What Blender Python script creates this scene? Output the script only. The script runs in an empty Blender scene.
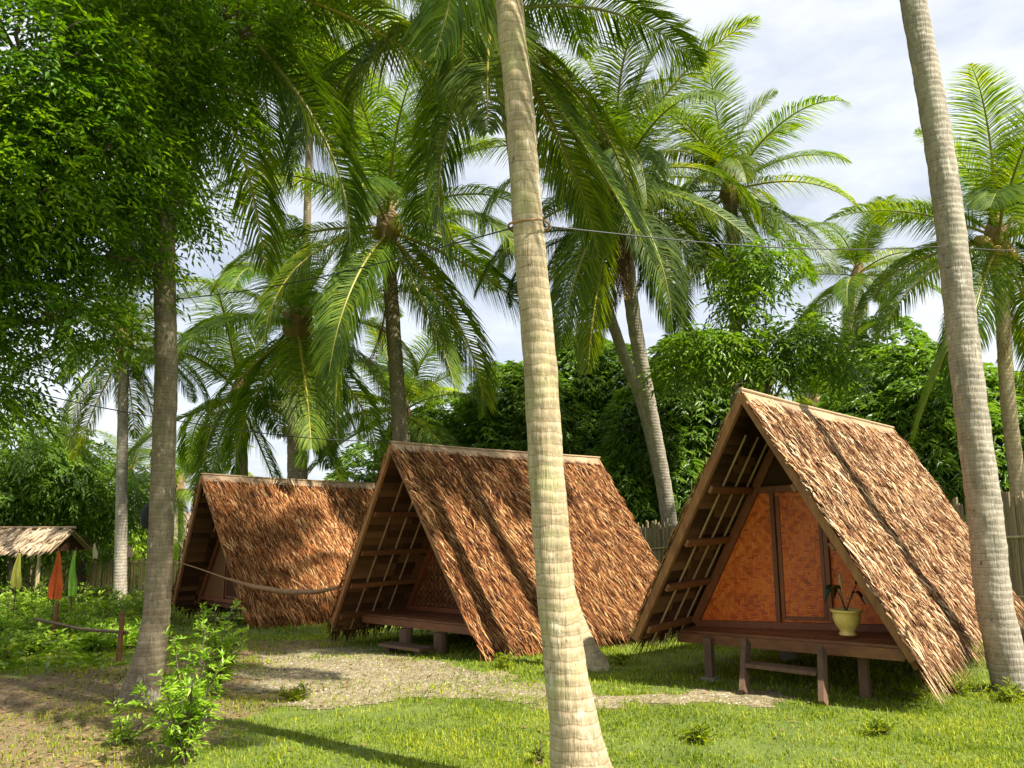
import bpy, math, random
import numpy as np
from mathutils import Vector, Matrix
random.seed(7); rng = np.random.default_rng(11)
R = math.radians
sc = bpy.context.scene
COL = sc.collection

# ------------------------------------------------------------------ camera
F = 800.0; PITCH = math.atan(134/800); EYE = 1.6
cam = bpy.data.cameras.new('camera'); co = bpy.data.objects.new('camera', cam); COL.objects.link(co)
cam.lens = 36*F/1024; cam.sensor_width = 36; cam.clip_end = 3000; cam.clip_start = .05
co.location = (0, 0, EYE); co.rotation_euler = (R(90)+PITCH, 0, 0)
sc.camera = co

def gz(x, y):
    """height of the ground: flat near the camera, falling gently away"""
    y = np.asarray(y, float); x = np.asarray(x, float)
    s = -.06*3*np.logaddexp(0, (y-6.6)/3*1.0)+.06*6*np.logaddexp(0, (y-36)/6)
    return .075 + s + .012*np.sin(x*1.3+y*.7)+.012*np.sin(y*1.9-x*.6)
def at(px, py, d):
    """world point seen at a pixel of the photograph, d metres in front"""
    X = (px-512)/F; U = -(py-384)/F
    y = math.cos(PITCH)-U*math.sin(PITCH); z = math.sin(PITCH)+U*math.cos(PITCH)
    k = d/y
    return Vector((X*k, d, EYE+z*k))
def gp(px, py):
    lo, hi = 2., 200.
    for _ in range(50):
        m = (lo+hi)/2; p = at(px, py, m)
        if p.z > float(gz(p.x, p.y)): lo = m
        else: hi = m
    return at(px, py, lo)
def gd(px, d):
    p = at(px, 600, d); p.z = float(gz(p.x, d)); return p

# ------------------------------------------------------------------ mesh helpers
class MB:
    def __init__(s): s.v = []; s.f = []; s.m = []; s.c = []
    def add(s, vs, fs, mi=0, c=None):
        b = len(s.v); s.v += [tuple(v) for v in vs]
        for f in fs:
            s.f.append(tuple(i+b for i in f)); s.m.append(mi); s.c.append(random.random() if c is None else c)
    def box(s, a, b, mi=0, c=None):
        x0, y0, z0 = a; x1, y1, z1 = b
        s.add([(x0,y0,z0),(x1,y0,z0),(x1,y1,z0),(x0,y1,z0),(x0,y0,z1),(x1,y0,z1),(x1,y1,z1),(x0,y1,z1)],
              [(0,3,2,1),(4,5,6,7),(0,1,5,4),(1,2,6,5),(2,3,7,6),(3,0,4,7)], mi, c)
    def beam(s, p, q, w, h, up=(0,0,1), mi=0, c=None):
        """bar from p to q, w wide, h high along up"""
        p = Vector(p); q = Vector(q); t = (q-p).normalized(); up = Vector(up)
        sd = t.cross(up).normalized()*w/2; u = sd.cross(t).normalized()*h/2
        V = [p-sd-u,p+sd-u,p+sd+u,p-sd+u,q-sd-u,q+sd-u,q+sd+u,q-sd+u]
        s.add(V, [(0,1,2,3),(7,6,5,4),(0,4,5,1),(1,5,6,2),(2,6,7,3),(3,7,4,0)], mi, c)
    def tube(s, pts, rad, n=8, mi=0, c=None, cap=True, wob=0):
        pts = [Vector(p) for p in pts]; m = len(pts)
        if not hasattr(rad, '__len__'): rad = [rad]*m
        rings = []
        for i, p in enumerate(pts):
            t = (pts[min(i+1,m-1)]-pts[max(i-1,0)]).normalized()
            a = Vector((1,0,0)) if abs(t.x) < .9 else Vector((0,1,0))
            e1 = (a-t*a.dot(t)).normalized(); e2 = t.cross(e1)
            ring = []
            for k in range(n):
                A = 2*math.pi*k/n; r = rad[i]*(1+wob*math.sin(3*A+i*.7)+wob*.7*random.uniform(-1,1))
                ring.append(p+(e1*math.cos(A)+e2*math.sin(A))*r)
            rings += ring
        fs = []
        for i in range(m-1):
            for k in range(n):
                k2 = (k+1) % n; fs.append((i*n+k, i*n+k2, (i+1)*n+k2, (i+1)*n+k))
        if cap: fs.append(tuple(range(n-1,-1,-1))); fs.append(tuple((m-1)*n+k for k in range(n)))
        s.add(rings, fs, mi, c if c is not None else random.random())
    def lathe(s, prof, n=24, mi=0, o=(0,0,0)):
        vs = []; fs = []
        for r, z in prof:
            for k in range(n):
                A = 2*math.pi*k/n; vs.append((o[0]+r*math.cos(A), o[1]+r*math.sin(A), o[2]+z))
        for i in range(len(prof)-1):
            for k in range(n):
                k2 = (k+1) % n; fs.append((i*n+k, i*n+k2, (i+1)*n+k2, (i+1)*n+k))
        s.add(vs, fs, mi, .5)
    def mesh(s, name, mats, smooth=False):
        me = bpy.data.meshes.new(name); me.from_pydata(s.v, [], s.f)
        for m in (mats if isinstance(mats, (list, tuple)) else [mats]): me.materials.append(m)
        me.polygons.foreach_set('material_index', s.m)
        at_ = me.attributes.new('rnd', 'FLOAT', 'FACE'); at_.data.foreach_set('value', s.c)
        if smooth: me.polygons.foreach_set('use_smooth', [True]*len(s.f))
        me.update(); return me
    def build(s, name, mats, parent=None, smooth=False):
        return link(name, s.mesh(name, mats, smooth), parent)
def link(name, data, parent=None):
    o = bpy.data.objects.new(name, data); COL.objects.link(o)
    if parent: o.parent = parent
    return o
def tag(o, label=None, cat=None, group=None, kind=None):
    if label: o['label'] = label
    if cat: o['category'] = cat
    if group: o['group'] = group
    if kind: o['kind'] = kind
    return o
def empty(name, loc=(0,0,0), rz=0):
    o = link(name, None); o.location = loc; o.rotation_euler.z = rz; o.empty_display_size = .2; return o
def np_mesh(name, V, quads=None, tris=None, rnd=None, mats=None, midx=None, smooth=False):
    """fast mesh from numpy arrays; every face has the same number of corners"""
    Fa = quads if quads is not None else tris; k = Fa.shape[1]; n = len(Fa)
    me = bpy.data.meshes.new(name)
    me.vertices.add(len(V)); me.vertices.foreach_set('co', np.ascontiguousarray(V, np.float32).ravel())
    me.loops.add(n*k); me.loops.foreach_set('vertex_index', np.ascontiguousarray(Fa, np.int32).ravel())
    me.polygons.add(n); me.polygons.foreach_set('loop_start', np.arange(0, n*k, k, dtype=np.int32))
    me.polygons.foreach_set('loop_total', np.full(n, k, np.int32))
    for m in mats or []: me.materials.append(m)
    if midx is not None: me.polygons.foreach_set('material_index', midx)
    if rnd is not None:
        a = me.attributes.new('rnd', 'FLOAT', 'FACE'); a.data.foreach_set('value', np.ascontiguousarray(rnd, np.float32))
    if smooth: me.polygons.foreach_set('use_smooth', np.ones(n, bool))
    me.update(calc_edges=True); me.validate(); return me
def norm(a): return a/np.maximum(np.linalg.norm(a, axis=-1, keepdims=True), 1e-9)
def leaf_arrays(P, D, N, Ln, Wd, droop=.25):
    """each leaf: a folded, drooping blade of two quads-as-triangles. P base, D direction, N rough normal"""
    n = len(P); D = norm(D); S = norm(np.cross(D, N)); U = np.cross(S, D)
    Ln = np.broadcast_to(np.asarray(Ln, float).reshape(-1, 1), (n, 1)); Wd = np.broadcast_to(np.asarray(Wd, float).reshape(-1, 1), (n, 1))
    g = np.array([0, 0, -1.])
    mid = P+D*Ln*.45+U*0; tip = P+D*Ln+g*Ln*droop
    L = mid+S*Wd*.5+U*Wd*.18; Rr = mid-S*Wd*.5+U*Wd*.18
    V = np.stack([P, L, tip, Rr], 1).reshape(-1, 3)
    b = np.arange(n)*4
    T = np.stack([np.stack([b, b+2, b+1], 1), np.stack([b, b+3, b+2], 1)], 1).reshape(-1, 3)
    return V, T
def leaf_mesh(name, P, D, N, Ln, Wd, mat, droop=.25, rnd=None):
    V, T = leaf_arrays(P, D, N, Ln, Wd, droop)
    if rnd is None: rnd = rng.random(len(P))
    return np_mesh(name, V, tris=T, rnd=np.repeat(rnd, 2), mats=[mat])

# ------------------------------------------------------------------ materials
def new_mat(name):
    m = bpy.data.materials.new(name); m.use_nodes = True; nt = m.node_tree
    return m, nt, nt.nodes, nt.links, nt.nodes['Principled BSDF']
def ramp(nd, lk, src, stops, interp='LINEAR'):
    r = nd.new('ShaderNodeValToRGB'); cr = r.color_ramp; cr.interpolation = interp
    while len(cr.elements) < len(stops): cr.elements.new(.5)
    for e, (p, c) in zip(cr.elements, stops): e.position = p; e.color = (*c, 1)
    lk.new(src, r.inputs[0]); return r.outputs[0]
def noise(nd, lk, scale, vec=None, detail=4, rough=.6):
    n = nd.new('ShaderNodeTexNoise'); n.inputs['Scale'].default_value = scale; n.inputs['Detail'].default_value = detail
    n.inputs['Roughness'].default_value = rough
    if vec is not None: lk.new(vec, n.inputs['Vector'])
    return n.outputs['Fac']
def mathn(nd, lk, op, a, b=None, c=None, clamp=False):
    m = nd.new('ShaderNodeMath'); m.operation = op; m.use_clamp = clamp
    for i, s in enumerate((a, b, c)):
        if s is None: continue
        if isinstance(s, (int, float)): m.inputs[i].default_value = s
        else: lk.new(s, m.inputs[i])
    return m.outputs[0]
def mixc(nd, lk, fac, a, b, mode='MIX'):
    m = nd.new('ShaderNodeMix'); m.data_type = 'RGBA'; m.blend_type = mode
    for i, s in ((0, fac), (6, a), (7, b)):
        if isinstance(s, (int, float)): m.inputs[i].default_value = s
        elif isinstance(s, tuple): m.inputs[i].default_value = (*s, 1)
        else: lk.new(s, m.inputs[i])
    return m.outputs[2]
def attr(nd, name='rnd'):
    a = nd.new('ShaderNodeAttribute'); a.attribute_name = name; return a.outputs['Fac']
def coords(nd, lk, kind='Object', scale=(1,1,1)):
    t = nd.new('ShaderNodeTexCoord'); m = nd.new('ShaderNodeMapping'); m.inputs['Scale'].default_value = scale
    lk.new(t.outputs[kind], m.inputs[0]); return m.outputs[0]
def bump(nd, lk, bs, h, strength=.4, dist=.01):
    b = nd.new('ShaderNodeBump'); b.inputs['Strength'].default_value = strength; b.inputs['Distance'].default_value = dist
    lk.new(h, b.inputs['Height']); lk.new(b.outputs[0], bs.inputs['Normal']); return b

def leaf_mat(name, stops, trans=.35, rough=.38, tcol=(1.3,1.5,.5), objcol=False, vary=.6, spec=.5):
    m, nt, nd, lk, bs = new_mat(name)
    v = attr(nd)
    n = noise(nd, lk, vary, coords(nd, lk), 2)
    f = mathn(nd, lk, 'ADD', mathn(nd, lk, 'MULTIPLY', v, .6), mathn(nd, lk, 'MULTIPLY', mathn(nd, lk, 'SUBTRACT', n, .3), .9), clamp=True)
    c = ramp(nd, lk, f, stops)
    if objcol:
        oi = nd.new('ShaderNodeObjectInfo'); c = mixc(nd, lk, 1.0, c, oi.outputs['Color'], 'MULTIPLY')
    lk.new(c, bs.inputs['Base Color']); bs.inputs['Roughness'].default_value = rough
    bs.inputs['Specular IOR Level'].default_value = spec
    tr = nd.new('ShaderNodeBsdfTranslucent'); tc = mixc(nd, lk, 1.0, c, tcol, 'MULTIPLY'); lk.new(tc, tr.inputs[0])
    mx = nd.new('ShaderNodeMixShader'); mx.inputs[0].default_value = trans
    lk.new(bs.outputs[0], mx.inputs[1]); lk.new(tr.outputs[0], mx.inputs[2])
    lk.new(mx.outputs[0], nd['Material Output'].inputs[0]); return m
def wood_mat(name, a, b, rough=.65, grain=(30,30,2), kind='Object', bs_=.3):
    m, nt, nd, lk, bs = new_mat(name)
    v = coords(nd, lk, kind, grain)
    n = noise(nd, lk, 1.0, v, 6, .65); n2 = noise(nd, lk, 2.0, coords(nd, lk, kind), 3)
    f = mathn(nd, lk, 'ADD', mathn(nd, lk, 'MULTIPLY', n, .75), mathn(nd, lk, 'MULTIPLY', n2, .35), clamp=True)
    f = mathn(nd, lk, 'ADD', f, mathn(nd, lk, 'MULTIPLY', mathn(nd, lk, 'SUBTRACT', attr(nd), .5), .25), clamp=True)
    lk.new(ramp(nd, lk, f, [(.25, a), (.8, b)]), bs.inputs['Base Color']); bs.inputs['Roughness'].default_value = rough
    bump(nd, lk, bs, n, bs_, .008); return m

M = {}
# foliage
M['frond'] = leaf_mat('palm_leaf', [(0,(.02,.055,.006)),(.35,(.07,.145,.012)),(.7,(.17,.26,.018)),(1,(.45,.46,.04))], .5, .5, (1.6,1.5,.25), True, .9, .4)
M['rachis'] = leaf_mat('frond_midrib', [(0,(.16,.17,.03)),(1,(.34,.32,.07))], .1, .4, objcol=True)
M['deadfrond'] = leaf_mat('dry_palm_leaf', [(0,(.12,.06,.02)),(1,(.33,.2,.08))], .2, .6, (1,.8,.5))
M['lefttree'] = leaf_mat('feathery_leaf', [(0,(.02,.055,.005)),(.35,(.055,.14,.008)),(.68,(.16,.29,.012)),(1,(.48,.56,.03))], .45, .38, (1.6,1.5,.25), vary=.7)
M['mango'] = leaf_mat('glossy_dark_leaf', [(0,(.03,.07,.01)),(.35,(.1,.19,.022)),(.75,(.21,.32,.04)),(1,(.42,.5,.1))], .4, .4, (1.4,1.5,.4), vary=.5, spec=.5)
M['midtree'] = leaf_mat('mid_green_leaf', [(0,(.04,.1,.006)),(.5,(.12,.22,.01)),(1,(.3,.36,.03))], .35, .35, (1.3,1.5,.4), vary=.8)
M['shrub'] = leaf_mat('bright_shrub_leaf', [(0,(.12,.24,.012)),(.5,(.28,.45,.03)),(1,(.5,.6,.1))], .42, .35, (1.3,1.4,.4), vary=2)
M['garden'] = leaf_mat('garden_leaf', [(0,(.06,.13,.008)),(.45,(.18,.3,.015)),(.75,(.34,.44,.03)),(1,(.55,.5,.07))], .35, .4, (1.3,1.4,.4), vary=1.2)
M['dryleaf'] = leaf_mat('fallen_leaf', [(0,(.1,.05,.02)),(.6,(.24,.14,.06)),(1,(.4,.29,.14))], .1, .7, (1,.8,.5))
M['darkleaf'] = leaf_mat('dark_pot_leaf', [(0,(.006,.02,.005)),(1,(.02,.05,.012))], .05, .3)
# grass blades: colour drifts over the lawn
M['grass'] = leaf_mat('grass_blade', [(0,(.05,.09,.005)),(.35,(.15,.23,.008)),(.65,(.33,.38,.014)),(1,(.55,.5,.07))], .4, .5, (1.2,1.25,.4), vary=1.1, spec=.25)
# trunks
def trunk_mat(name, a, b, c, lich):
    m, nt, nd, lk, bs = new_mat(name)
    v = coords(nd, lk, 'Object', (1,1,1))
    n1 = noise(nd, lk, 9, v, 5, .7)
    wv = nd.new('ShaderNodeTexWave'); wv.wave_type = 'BANDS'; wv.bands_direction = 'Z'; wv.inputs['Scale'].default_value = 4.4
    wv.inputs['Distortion'].default_value = 2.4; wv.inputs['Detail'].default_value = 3; wv.inputs['Detail Scale'].default_value = 2.2
    lk.new(v, wv.inputs['Vector'])
    fine = noise(nd, lk, 1, coords(nd, lk, 'Object', (70,70,9)), 4, .7)
    f = mathn(nd, lk, 'ADD', mathn(nd, lk, 'MULTIPLY', n1, .5), mathn(nd, lk, 'MULTIPLY', fine, .5))
    col = ramp(nd, lk, f, [(.3, a), (.5, b), (.7, c)])
    dark = ramp(nd, lk, wv.outputs['Fac'], [(.0, (.62,.55,.47)), (.05, (.96,.96,.96)), (.2, (1.08,1.07,1.04)), (.45, (1,1,1)), (1, (.94,.93,.9))])
    col = mixc(nd, lk, .9, col, dark, 'MULTIPLY')
    l = noise(nd, lk, 3.2, v, 6, .7)
    lf = ramp(nd, lk, l, [(.52, (0,0,0)), (.6, (1,1,1))])
    col = mixc(nd, lk, mathn(nd, lk, 'MULTIPLY', lf, .4), col, lich)
    cr = noise(nd, lk, 22, coords(nd, lk, 'Object', (1,1,.6)), 3, .6)
    cf = ramp(nd, lk, cr, [(.27, (1,1,1)), (.34, (0,0,0))])
    col = mixc(nd, lk, mathn(nd, lk, 'MULTIPLY', cf, .8), col, (.05,.035,.025))
    st = noise(nd, lk, 1, coords(nd, lk, 'Object', (5,5,1.3)), 5, .65)
    col = mixc(nd, lk, mathn(nd, lk, 'MULTIPLY', ramp(nd, lk, st, [(.52,(0,0,0)),(.62,(1,1,1))]), .38), col, (a[0]*.55, a[1]*.6, a[2]*.55))
    pl = noise(nd, lk, 1, coords(nd, lk, 'Object', (9,9,4)), 5, .7)
    col = mixc(nd, lk, mathn(nd, lk, 'MULTIPLY', ramp(nd, lk, pl, [(.6,(0,0,0)),(.66,(1,1,1))]), .5), col, (.66,.62,.5))
    vc = noise(nd, lk, 1, coords(nd, lk, 'Object', (55,55,5)), 3, .6)
    col = mixc(nd, lk, mathn(nd, lk, 'MULTIPLY', ramp(nd, lk, vc, [(.3,(1,1,1)),(.36,(0,0,0))]), .6), col, (a[0]*.35, a[1]*.35, a[2]*.35))
    lk.new(col, bs.inputs['Base Color']); bs.inputs['Roughness'].default_value = .85
    h = mathn(nd, lk, 'ADD', mathn(nd, lk, 'MULTIPLY', wv.outputs['Fac'], .3), mathn(nd, lk, 'MULTIPLY', mathn(nd, lk, 'ADD', f, vc), .8))
    bump(nd, lk, bs, h, .7, .02); return m
M['trunk'] = trunk_mat('palm_bark', (.24,.17,.09), (.42,.33,.2), (.6,.51,.35), (.38,.38,.14))
M['trunk_grey'] = trunk_mat('grey_palm_bark', (.19,.16,.12), (.31,.27,.21), (.45,.4,.33), (.4,.36,.25))
M['trunk_dark'] = trunk_mat('mossy_palm_bark', (.11,.08,.05), (.19,.15,.09), (.3,.25,.16), (.17,.17,.08))
M['bark'] = wood_mat('tree_bark', (.05,.035,.02), (.17,.13,.09), .9, (12,12,3))
M['heart'] = wood_mat('palm_fibre', (.1,.055,.02), (.3,.2,.09), .9, (30,30,4))
M['coconut'] = leaf_mat('coconut_husk', [(0,(.25,.2,.03)),(1,(.45,.3,.05))], .0, .4)
# timber
M['barge'] = wood_mat('barge_timber', (.13,.05,.016), (.44,.2,.065), .6, (16,16,3))
M['beam'] = wood_mat('beam_timber', (.085,.03,.012), (.28,.11,.035), .55, (5,22,22))
M['frame'] = wood_mat('stained_timber', (.11,.03,.01), (.26,.08,.025), .5, (22,22,3))
M['stilt'] = wood_mat('weathered_timber', (.045,.026,.015), (.19,.105,.055), .8, (22,22,4))
M['batten'] = wood_mat('bamboo_batten', (.28,.16,.07), (.55,.38,.2), .5, (30,30,3))
M['bamboo'] = wood_mat('dry_bamboo', (.2,.14,.075), (.52,.42,.25), .55, (40,40,3))
M['bamboo_gold'] = wood_mat('golden_bamboo', (.38,.26,.1), (.75,.58,.3), .5, (40,40,3))
M['bamboo_dark'] = wood_mat('grey_bamboo', (.11,.08,.045), (.36,.28,.16), .6, (40,40,3))
M['ridge'] = wood_mat('ridge_strip', (.2,.12,.06), (.48,.33,.19), .6, (3,20,20))
def thatch_mat(name, stops, tone):
    m, nt, nd, lk, bs = new_mat(name)
    v = coords(nd, lk, 'Object'); big = noise(nd, lk, .9, v, 3); sm = noise(nd, lk, 60, v, 2)
    f = mathn(nd, lk, 'ADD', mathn(nd, lk, 'MULTIPLY', attr(nd), .9), mathn(nd, lk, 'MULTIPLY', big, .18))
    f = mathn(nd, lk, 'ADD', f, mathn(nd, lk, 'MULTIPLY', mathn(nd, lk, 'SUBTRACT', sm, .5), .3), clamp=True)
    lk.new(ramp(nd, lk, f, stops), bs.inputs['Base Color']); bs.inputs['Roughness'].default_value = max(tone, .75); bs.inputs['Specular IOR Level'].default_value = .15
    return m
M['thatch_pale'] = thatch_mat('pale_nipa_thatch', [(.0,(.014,.007,.005)),(.28,(.087,.034,.014)),(.5,(.28,.12,.05)),(.75,(.45,.27,.13)),(1,(.74,.56,.35))], .55)
M['thatch_red'] = thatch_mat('reddish_nipa_thatch', [(.0,(.012,.005,.003)),(.3,(.068,.022,.008)),(.55,(.2,.07,.021)),(.8,(.39,.17,.055)),(1,(.62,.4,.18))], .55)
M['thatch_orange'] = thatch_mat('orange_nipa_thatch', [(.0,(.018,.007,.003)),(.3,(.105,.034,.011)),(.55,(.31,.105,.03)),(.8,(.49,.22,.075)),(1,(.72,.46,.22))], .55)
M['thatch_straw'] = thatch_mat('straw_thatch', [(.0,(.12,.08,.045)),(.5,(.35,.25,.15)),(1,(.62,.5,.34))], .6)
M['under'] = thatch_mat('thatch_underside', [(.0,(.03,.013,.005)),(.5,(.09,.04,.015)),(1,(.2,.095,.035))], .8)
def weave_mat(name, lo, mid, hi, s=.034, diamond=False):
    m, nt, nd, lk, bs = new_mat(name)
    t = nd.new('ShaderNodeTexCoord'); sp = nd.new('ShaderNodeSeparateXYZ'); lk.new(t.outputs['Object'], sp.inputs[0])
    x, z = sp.outputs[0], sp.outputs[2]
    X = mathn(nd, lk, 'DIVIDE', x, s); Z = mathn(nd, lk, 'DIVIDE', z, s)
    fx = mathn(nd, lk, 'FLOOR', X); fz = mathn(nd, lk, 'FLOOR', Z)
    if diamond:
        dx = mathn(nd, lk, 'PINGPONG', mathn(nd, lk, 'ADD', fx, 400), 6); dz = mathn(nd, lk, 'PINGPONG', mathn(nd, lk, 'ADD', fz, 400), 6)
        k = mathn(nd, lk, 'MODULO', mathn(nd, lk, 'ADD', dx, dz), 3)
        hz = mathn(nd, lk, 'LESS_THAN', k, 1.5)
    else:       # twill: over three, under three, shifting one strip per row
        k = mathn(nd, lk, 'MODULO', mathn(nd, lk, 'ADD', fx, mathn(nd, lk, 'PINGPONG', mathn(nd, lk, 'ADD', fz, 600), 9)), 6); k = mathn(nd, lk, 'MODULO', mathn(nd, lk, 'ADD', k, 600), 6)
        hz = mathn(nd, lk, 'LESS_THAN', k, 2.5)
    # strip identity: horizontal strips keyed by row and run, vertical ones by column and run
    cb = nd.new('ShaderNodeCombineXYZ'); lk.new(mathn(nd, lk, 'MULTIPLY', mathn(nd, lk, 'FLOOR', mathn(nd, lk, 'DIVIDE', X, 3.0)), 1.0), cb.inputs[0]); lk.new(fz, cb.inputs[1])
    cb2 = nd.new('ShaderNodeCombineXYZ'); lk.new(fx, cb2.inputs[0]); lk.new(mathn(nd, lk, 'FLOOR', mathn(nd, lk, 'DIVIDE', Z, 3.0)), cb2.inputs[1]); cb2.inputs[2].default_value = 7
    w1 = nd.new('ShaderNodeTexWhiteNoise'); lk.new(cb.outputs[0], w1.inputs[0]); w2 = nd.new('ShaderNodeTexWhiteNoise'); lk.new(cb2.outputs[0], w2.inputs[0])
    mf = nd.new('ShaderNodeMix'); lk.new(hz, mf.inputs[0]); lk.new(w2.outputs[0], mf.inputs[2]); lk.new(w1.outputs[0], mf.inputs[3])
    ex = mathn(nd, lk, 'ABSOLUTE', mathn(nd, lk, 'SUBTRACT', mathn(nd, lk, 'FRACT', X), .5)); ez = mathn(nd, lk, 'ABSOLUTE', mathn(nd, lk, 'SUBTRACT', mathn(nd, lk, 'FRACT', Z), .5))
    me = nd.new('ShaderNodeMix'); lk.new(hz, me.inputs[0]); lk.new(ex, me.inputs[2]); lk.new(ez, me.inputs[3])
    gap = mathn(nd, lk, 'GREATER_THAN', me.outputs[0], .44)
    nn = noise(nd, lk, 3, coords(nd, lk), 4)
    f = mathn(nd, lk, 'ADD', mathn(nd, lk, 'MULTIPLY', mf.outputs[0], .34), mathn(nd, lk, 'MULTIPLY', nn, .7), clamp=True)
    f = mathn(nd, lk, 'SUBTRACT', f, mathn(nd, lk, 'MULTIPLY', hz, .12 if not diamond else .35), clamp=True)
    c = ramp(nd, lk, f, [(.1, lo), (.45, mid), (.9, hi)])
    c = mixc(nd, lk, mathn(nd, lk, 'MULTIPLY', gap, .4), c, (.05,.015,.005))
    lk.new(c, bs.inputs['Base Color']); bs.inputs['Roughness'].default_value = .38
    h = mathn(nd, lk, 'ADD', mathn(nd, lk, 'MULTIPLY', hz, .5), mathn(nd, lk, 'MULTIPLY', mathn(nd, lk, 'SUBTRACT', .5, me.outputs[0]), 1.0))
    bump(nd, lk, bs, h, .8, .006); return m
M['weave'] = weave_mat('woven_bamboo_wall', (.36,.048,.005), (.78,.145,.012), (.92,.29,.035), .024)
M['weave_door'] = weave_mat('woven_bamboo_door', (.32,.044,.005), (.72,.13,.012), (.88,.27,.035), .024)
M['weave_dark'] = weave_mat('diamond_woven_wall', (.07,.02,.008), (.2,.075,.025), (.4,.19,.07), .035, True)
def flat_mat(name, c, rough=.6, metal=0, trans=0):
    m, nt, nd, lk, bs = new_mat(name); n = noise(nd, lk, 14, coords(nd, lk), 4)
    lk.new(mixc(nd, lk, 1.0, c, ramp(nd, lk, n, [(.3,(.78,.78,.78)),(.7,(1.12,1.12,1.12))]), 'MULTIPLY'), bs.inputs['Base Color'])
    bs.inputs['Roughness'].default_value = rough; bs.inputs['Metallic'].default_value = metal
    if trans:
        tr = nd.new('ShaderNodeBsdfTranslucent'); tr.inputs[0].default_value = (*c, 1); mx = nd.new('ShaderNodeMixShader'); mx.inputs[0].default_value = trans
        lk.new(bs.outputs[0], mx.inputs[1]); lk.new(tr.outputs[0], mx.inputs[2]); lk.new(mx.outputs[0], nd['Material Output'].inputs[0])
    return m
M['pot'] = flat_mat('glazed_yellow_pot', (.78,.56,.16), .35)
M['soil'] = flat_mat('potting_soil', (.04,.025,.015), .95)
M['orange'] = flat_mat('orange_cloth', (.75,.14,.02), .7, 0, .35)
M['yellow'] = flat_mat('yellow_cloth', (.72,.68,.12), .7, 0, .35)
M['lime'] = flat_mat('lime_cloth', (.35,.66,.08), .7, 0, .35)
M['cream'] = flat_mat('cream_cloth', (.7,.6,.42), .7, 0, .3)
M['pale'] = flat_mat('peach_cloth', (.75,.55,.42), .7, 0, .3)
M['rope'] = flat_mat('hemp_rope', (.3,.16,.07), .85)
M['cable'] = flat_mat('black_cable', (.03,.03,.03), .5)
M['black'] = flat_mat('black_metal', (.008,.01,.01), .85)
M['greypole'] = flat_mat('painted_grey_pole', (.38,.43,.47), .6)
M['plaster'] = flat_mat('pale_plaster', (.55,.47,.4), .8)
M['pinkroof'] = flat_mat('faded_roof', (.36,.25,.2), .8)
M['footing'] = flat_mat('mossy_concrete', (.2,.19,.15), .9)

# ------------------------------------------------------------------ ground
# bare areas outlined in the photograph and laid on the ground
def seg(pts): return [(gp(x, y).x, gp(x, y).y) for x, y in pts]
dirt_poly = np.array(seg([(-200,655),(20,676),(100,668),(180,660),(225,648),(250,640),(330,640),(345,652),(380,656),(430,662),(455,676),(400,692),(330,700),(262,708),(250,726),(210,748),(60,790),(-400,900)]))
grav_poly = np.array(seg([(236,660),(300,647),(370,650),(440,664),(500,671),(560,686),(640,692),(700,692),(722,690),(815,696),(770,708),(700,708),(600,707),(520,704),(470,702),(400,705),(340,706),(280,708),(240,690)]))
def poly_sdf(P, pts):
    """signed distance, positive inside"""
    n = len(pts); d = np.full(len(P), 1e9); inside = np.zeros(len(P), bool)
    for i in range(n):
        a = pts[i]; b = pts[(i+1) % n]; e = b-a; w = P-a
        t = np.clip((w@e)/(e@e), 0, 1); d = np.minimum(d, np.hypot(*(w-t[:,None]*e).T))
        c = ((a[1] > P[:,1]) != (b[1] > P[:,1])); xi = (b[0]-a[0])*(P[:,1]-a[1])/(b[1]-a[1]+1e-12)+a[0]
        inside ^= c & (P[:,0] < xi)
    return np.where(inside, d, -d)
def wob(P): x, y = P[:,0], P[:,1]; return .10*np.sin(3.1*x+1.7*y)+.08*np.sin(5.3*y-2.2*x+1)+.05*np.sin(9.7*x+4.1*y)+.04*np.sin(13*y-7*x)
def dirtness(P): return np.clip(.5+(poly_sdf(P, dirt_poly)+wob(P))/.5, 0, 1)
def patch(P): return np.sin(P[:,0]*2.1+1.6*np.sin(P[:,1]*1.3)+.8)*np.sin(P[:,1]*2.4+1.4*np.sin(P[:,0]*1.5))
def gravness(P): return np.clip(.5+(poly_sdf(P, grav_poly)-.1+wob(P)*1.5+.05*np.sin(17*P[:,0]+5*P[:,1])*np.sin(11*P[:,1])-.45*np.clip(patch(P), 0, 1)*np.clip((.3-P[:,0])/.8, 0, 1))/.3, 0, 1)
def axis(a, b, fine0, fine1, st):
    g = 1.16; l = [fine0]; s = st
    while l[-1] > a: s *= g; l.append(l[-1]-s)
    r = [fine1]; s = st
    while r[-1] < b: s *= g; r.append(r[-1]+s)
    return np.array(l[::-1]+list(np.arange(fine0+st, fine1, st))+r)
xs = axis(-700, 700, -9, 9, .07); ys = axis(-60, 1500, 3.5, 17, .07)
GX, GY = np.meshgrid(xs, ys); GZ = gz(GX, np.minimum(GY, 60))
fineb = (np.abs(GX) < 9) & (GY > 3.5) & (GY < 17)
GZ = GZ + np.where(fineb, rng.normal(0, .004, GX.shape), 0)
V = np.stack([GX.ravel(), GY.ravel(), GZ.ravel()], 1); ny, nx = GX.shape
i = (np.arange(ny-1)[:,None]*nx+np.arange(nx-1)[None,:]).ravel(); Q = np.stack([i, i+1, i+nx+1, i+nx], 1)
m, nt, nd, lk, bs = new_mat('lawn_and_soil')
v = coords(nd, lk); n1 = noise(nd, lk, 1.3, v, 5); n2 = noise(nd, lk, 26, v, 5, .75); n3 = noise(nd, lk, 90, v, 3, .7)
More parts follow.
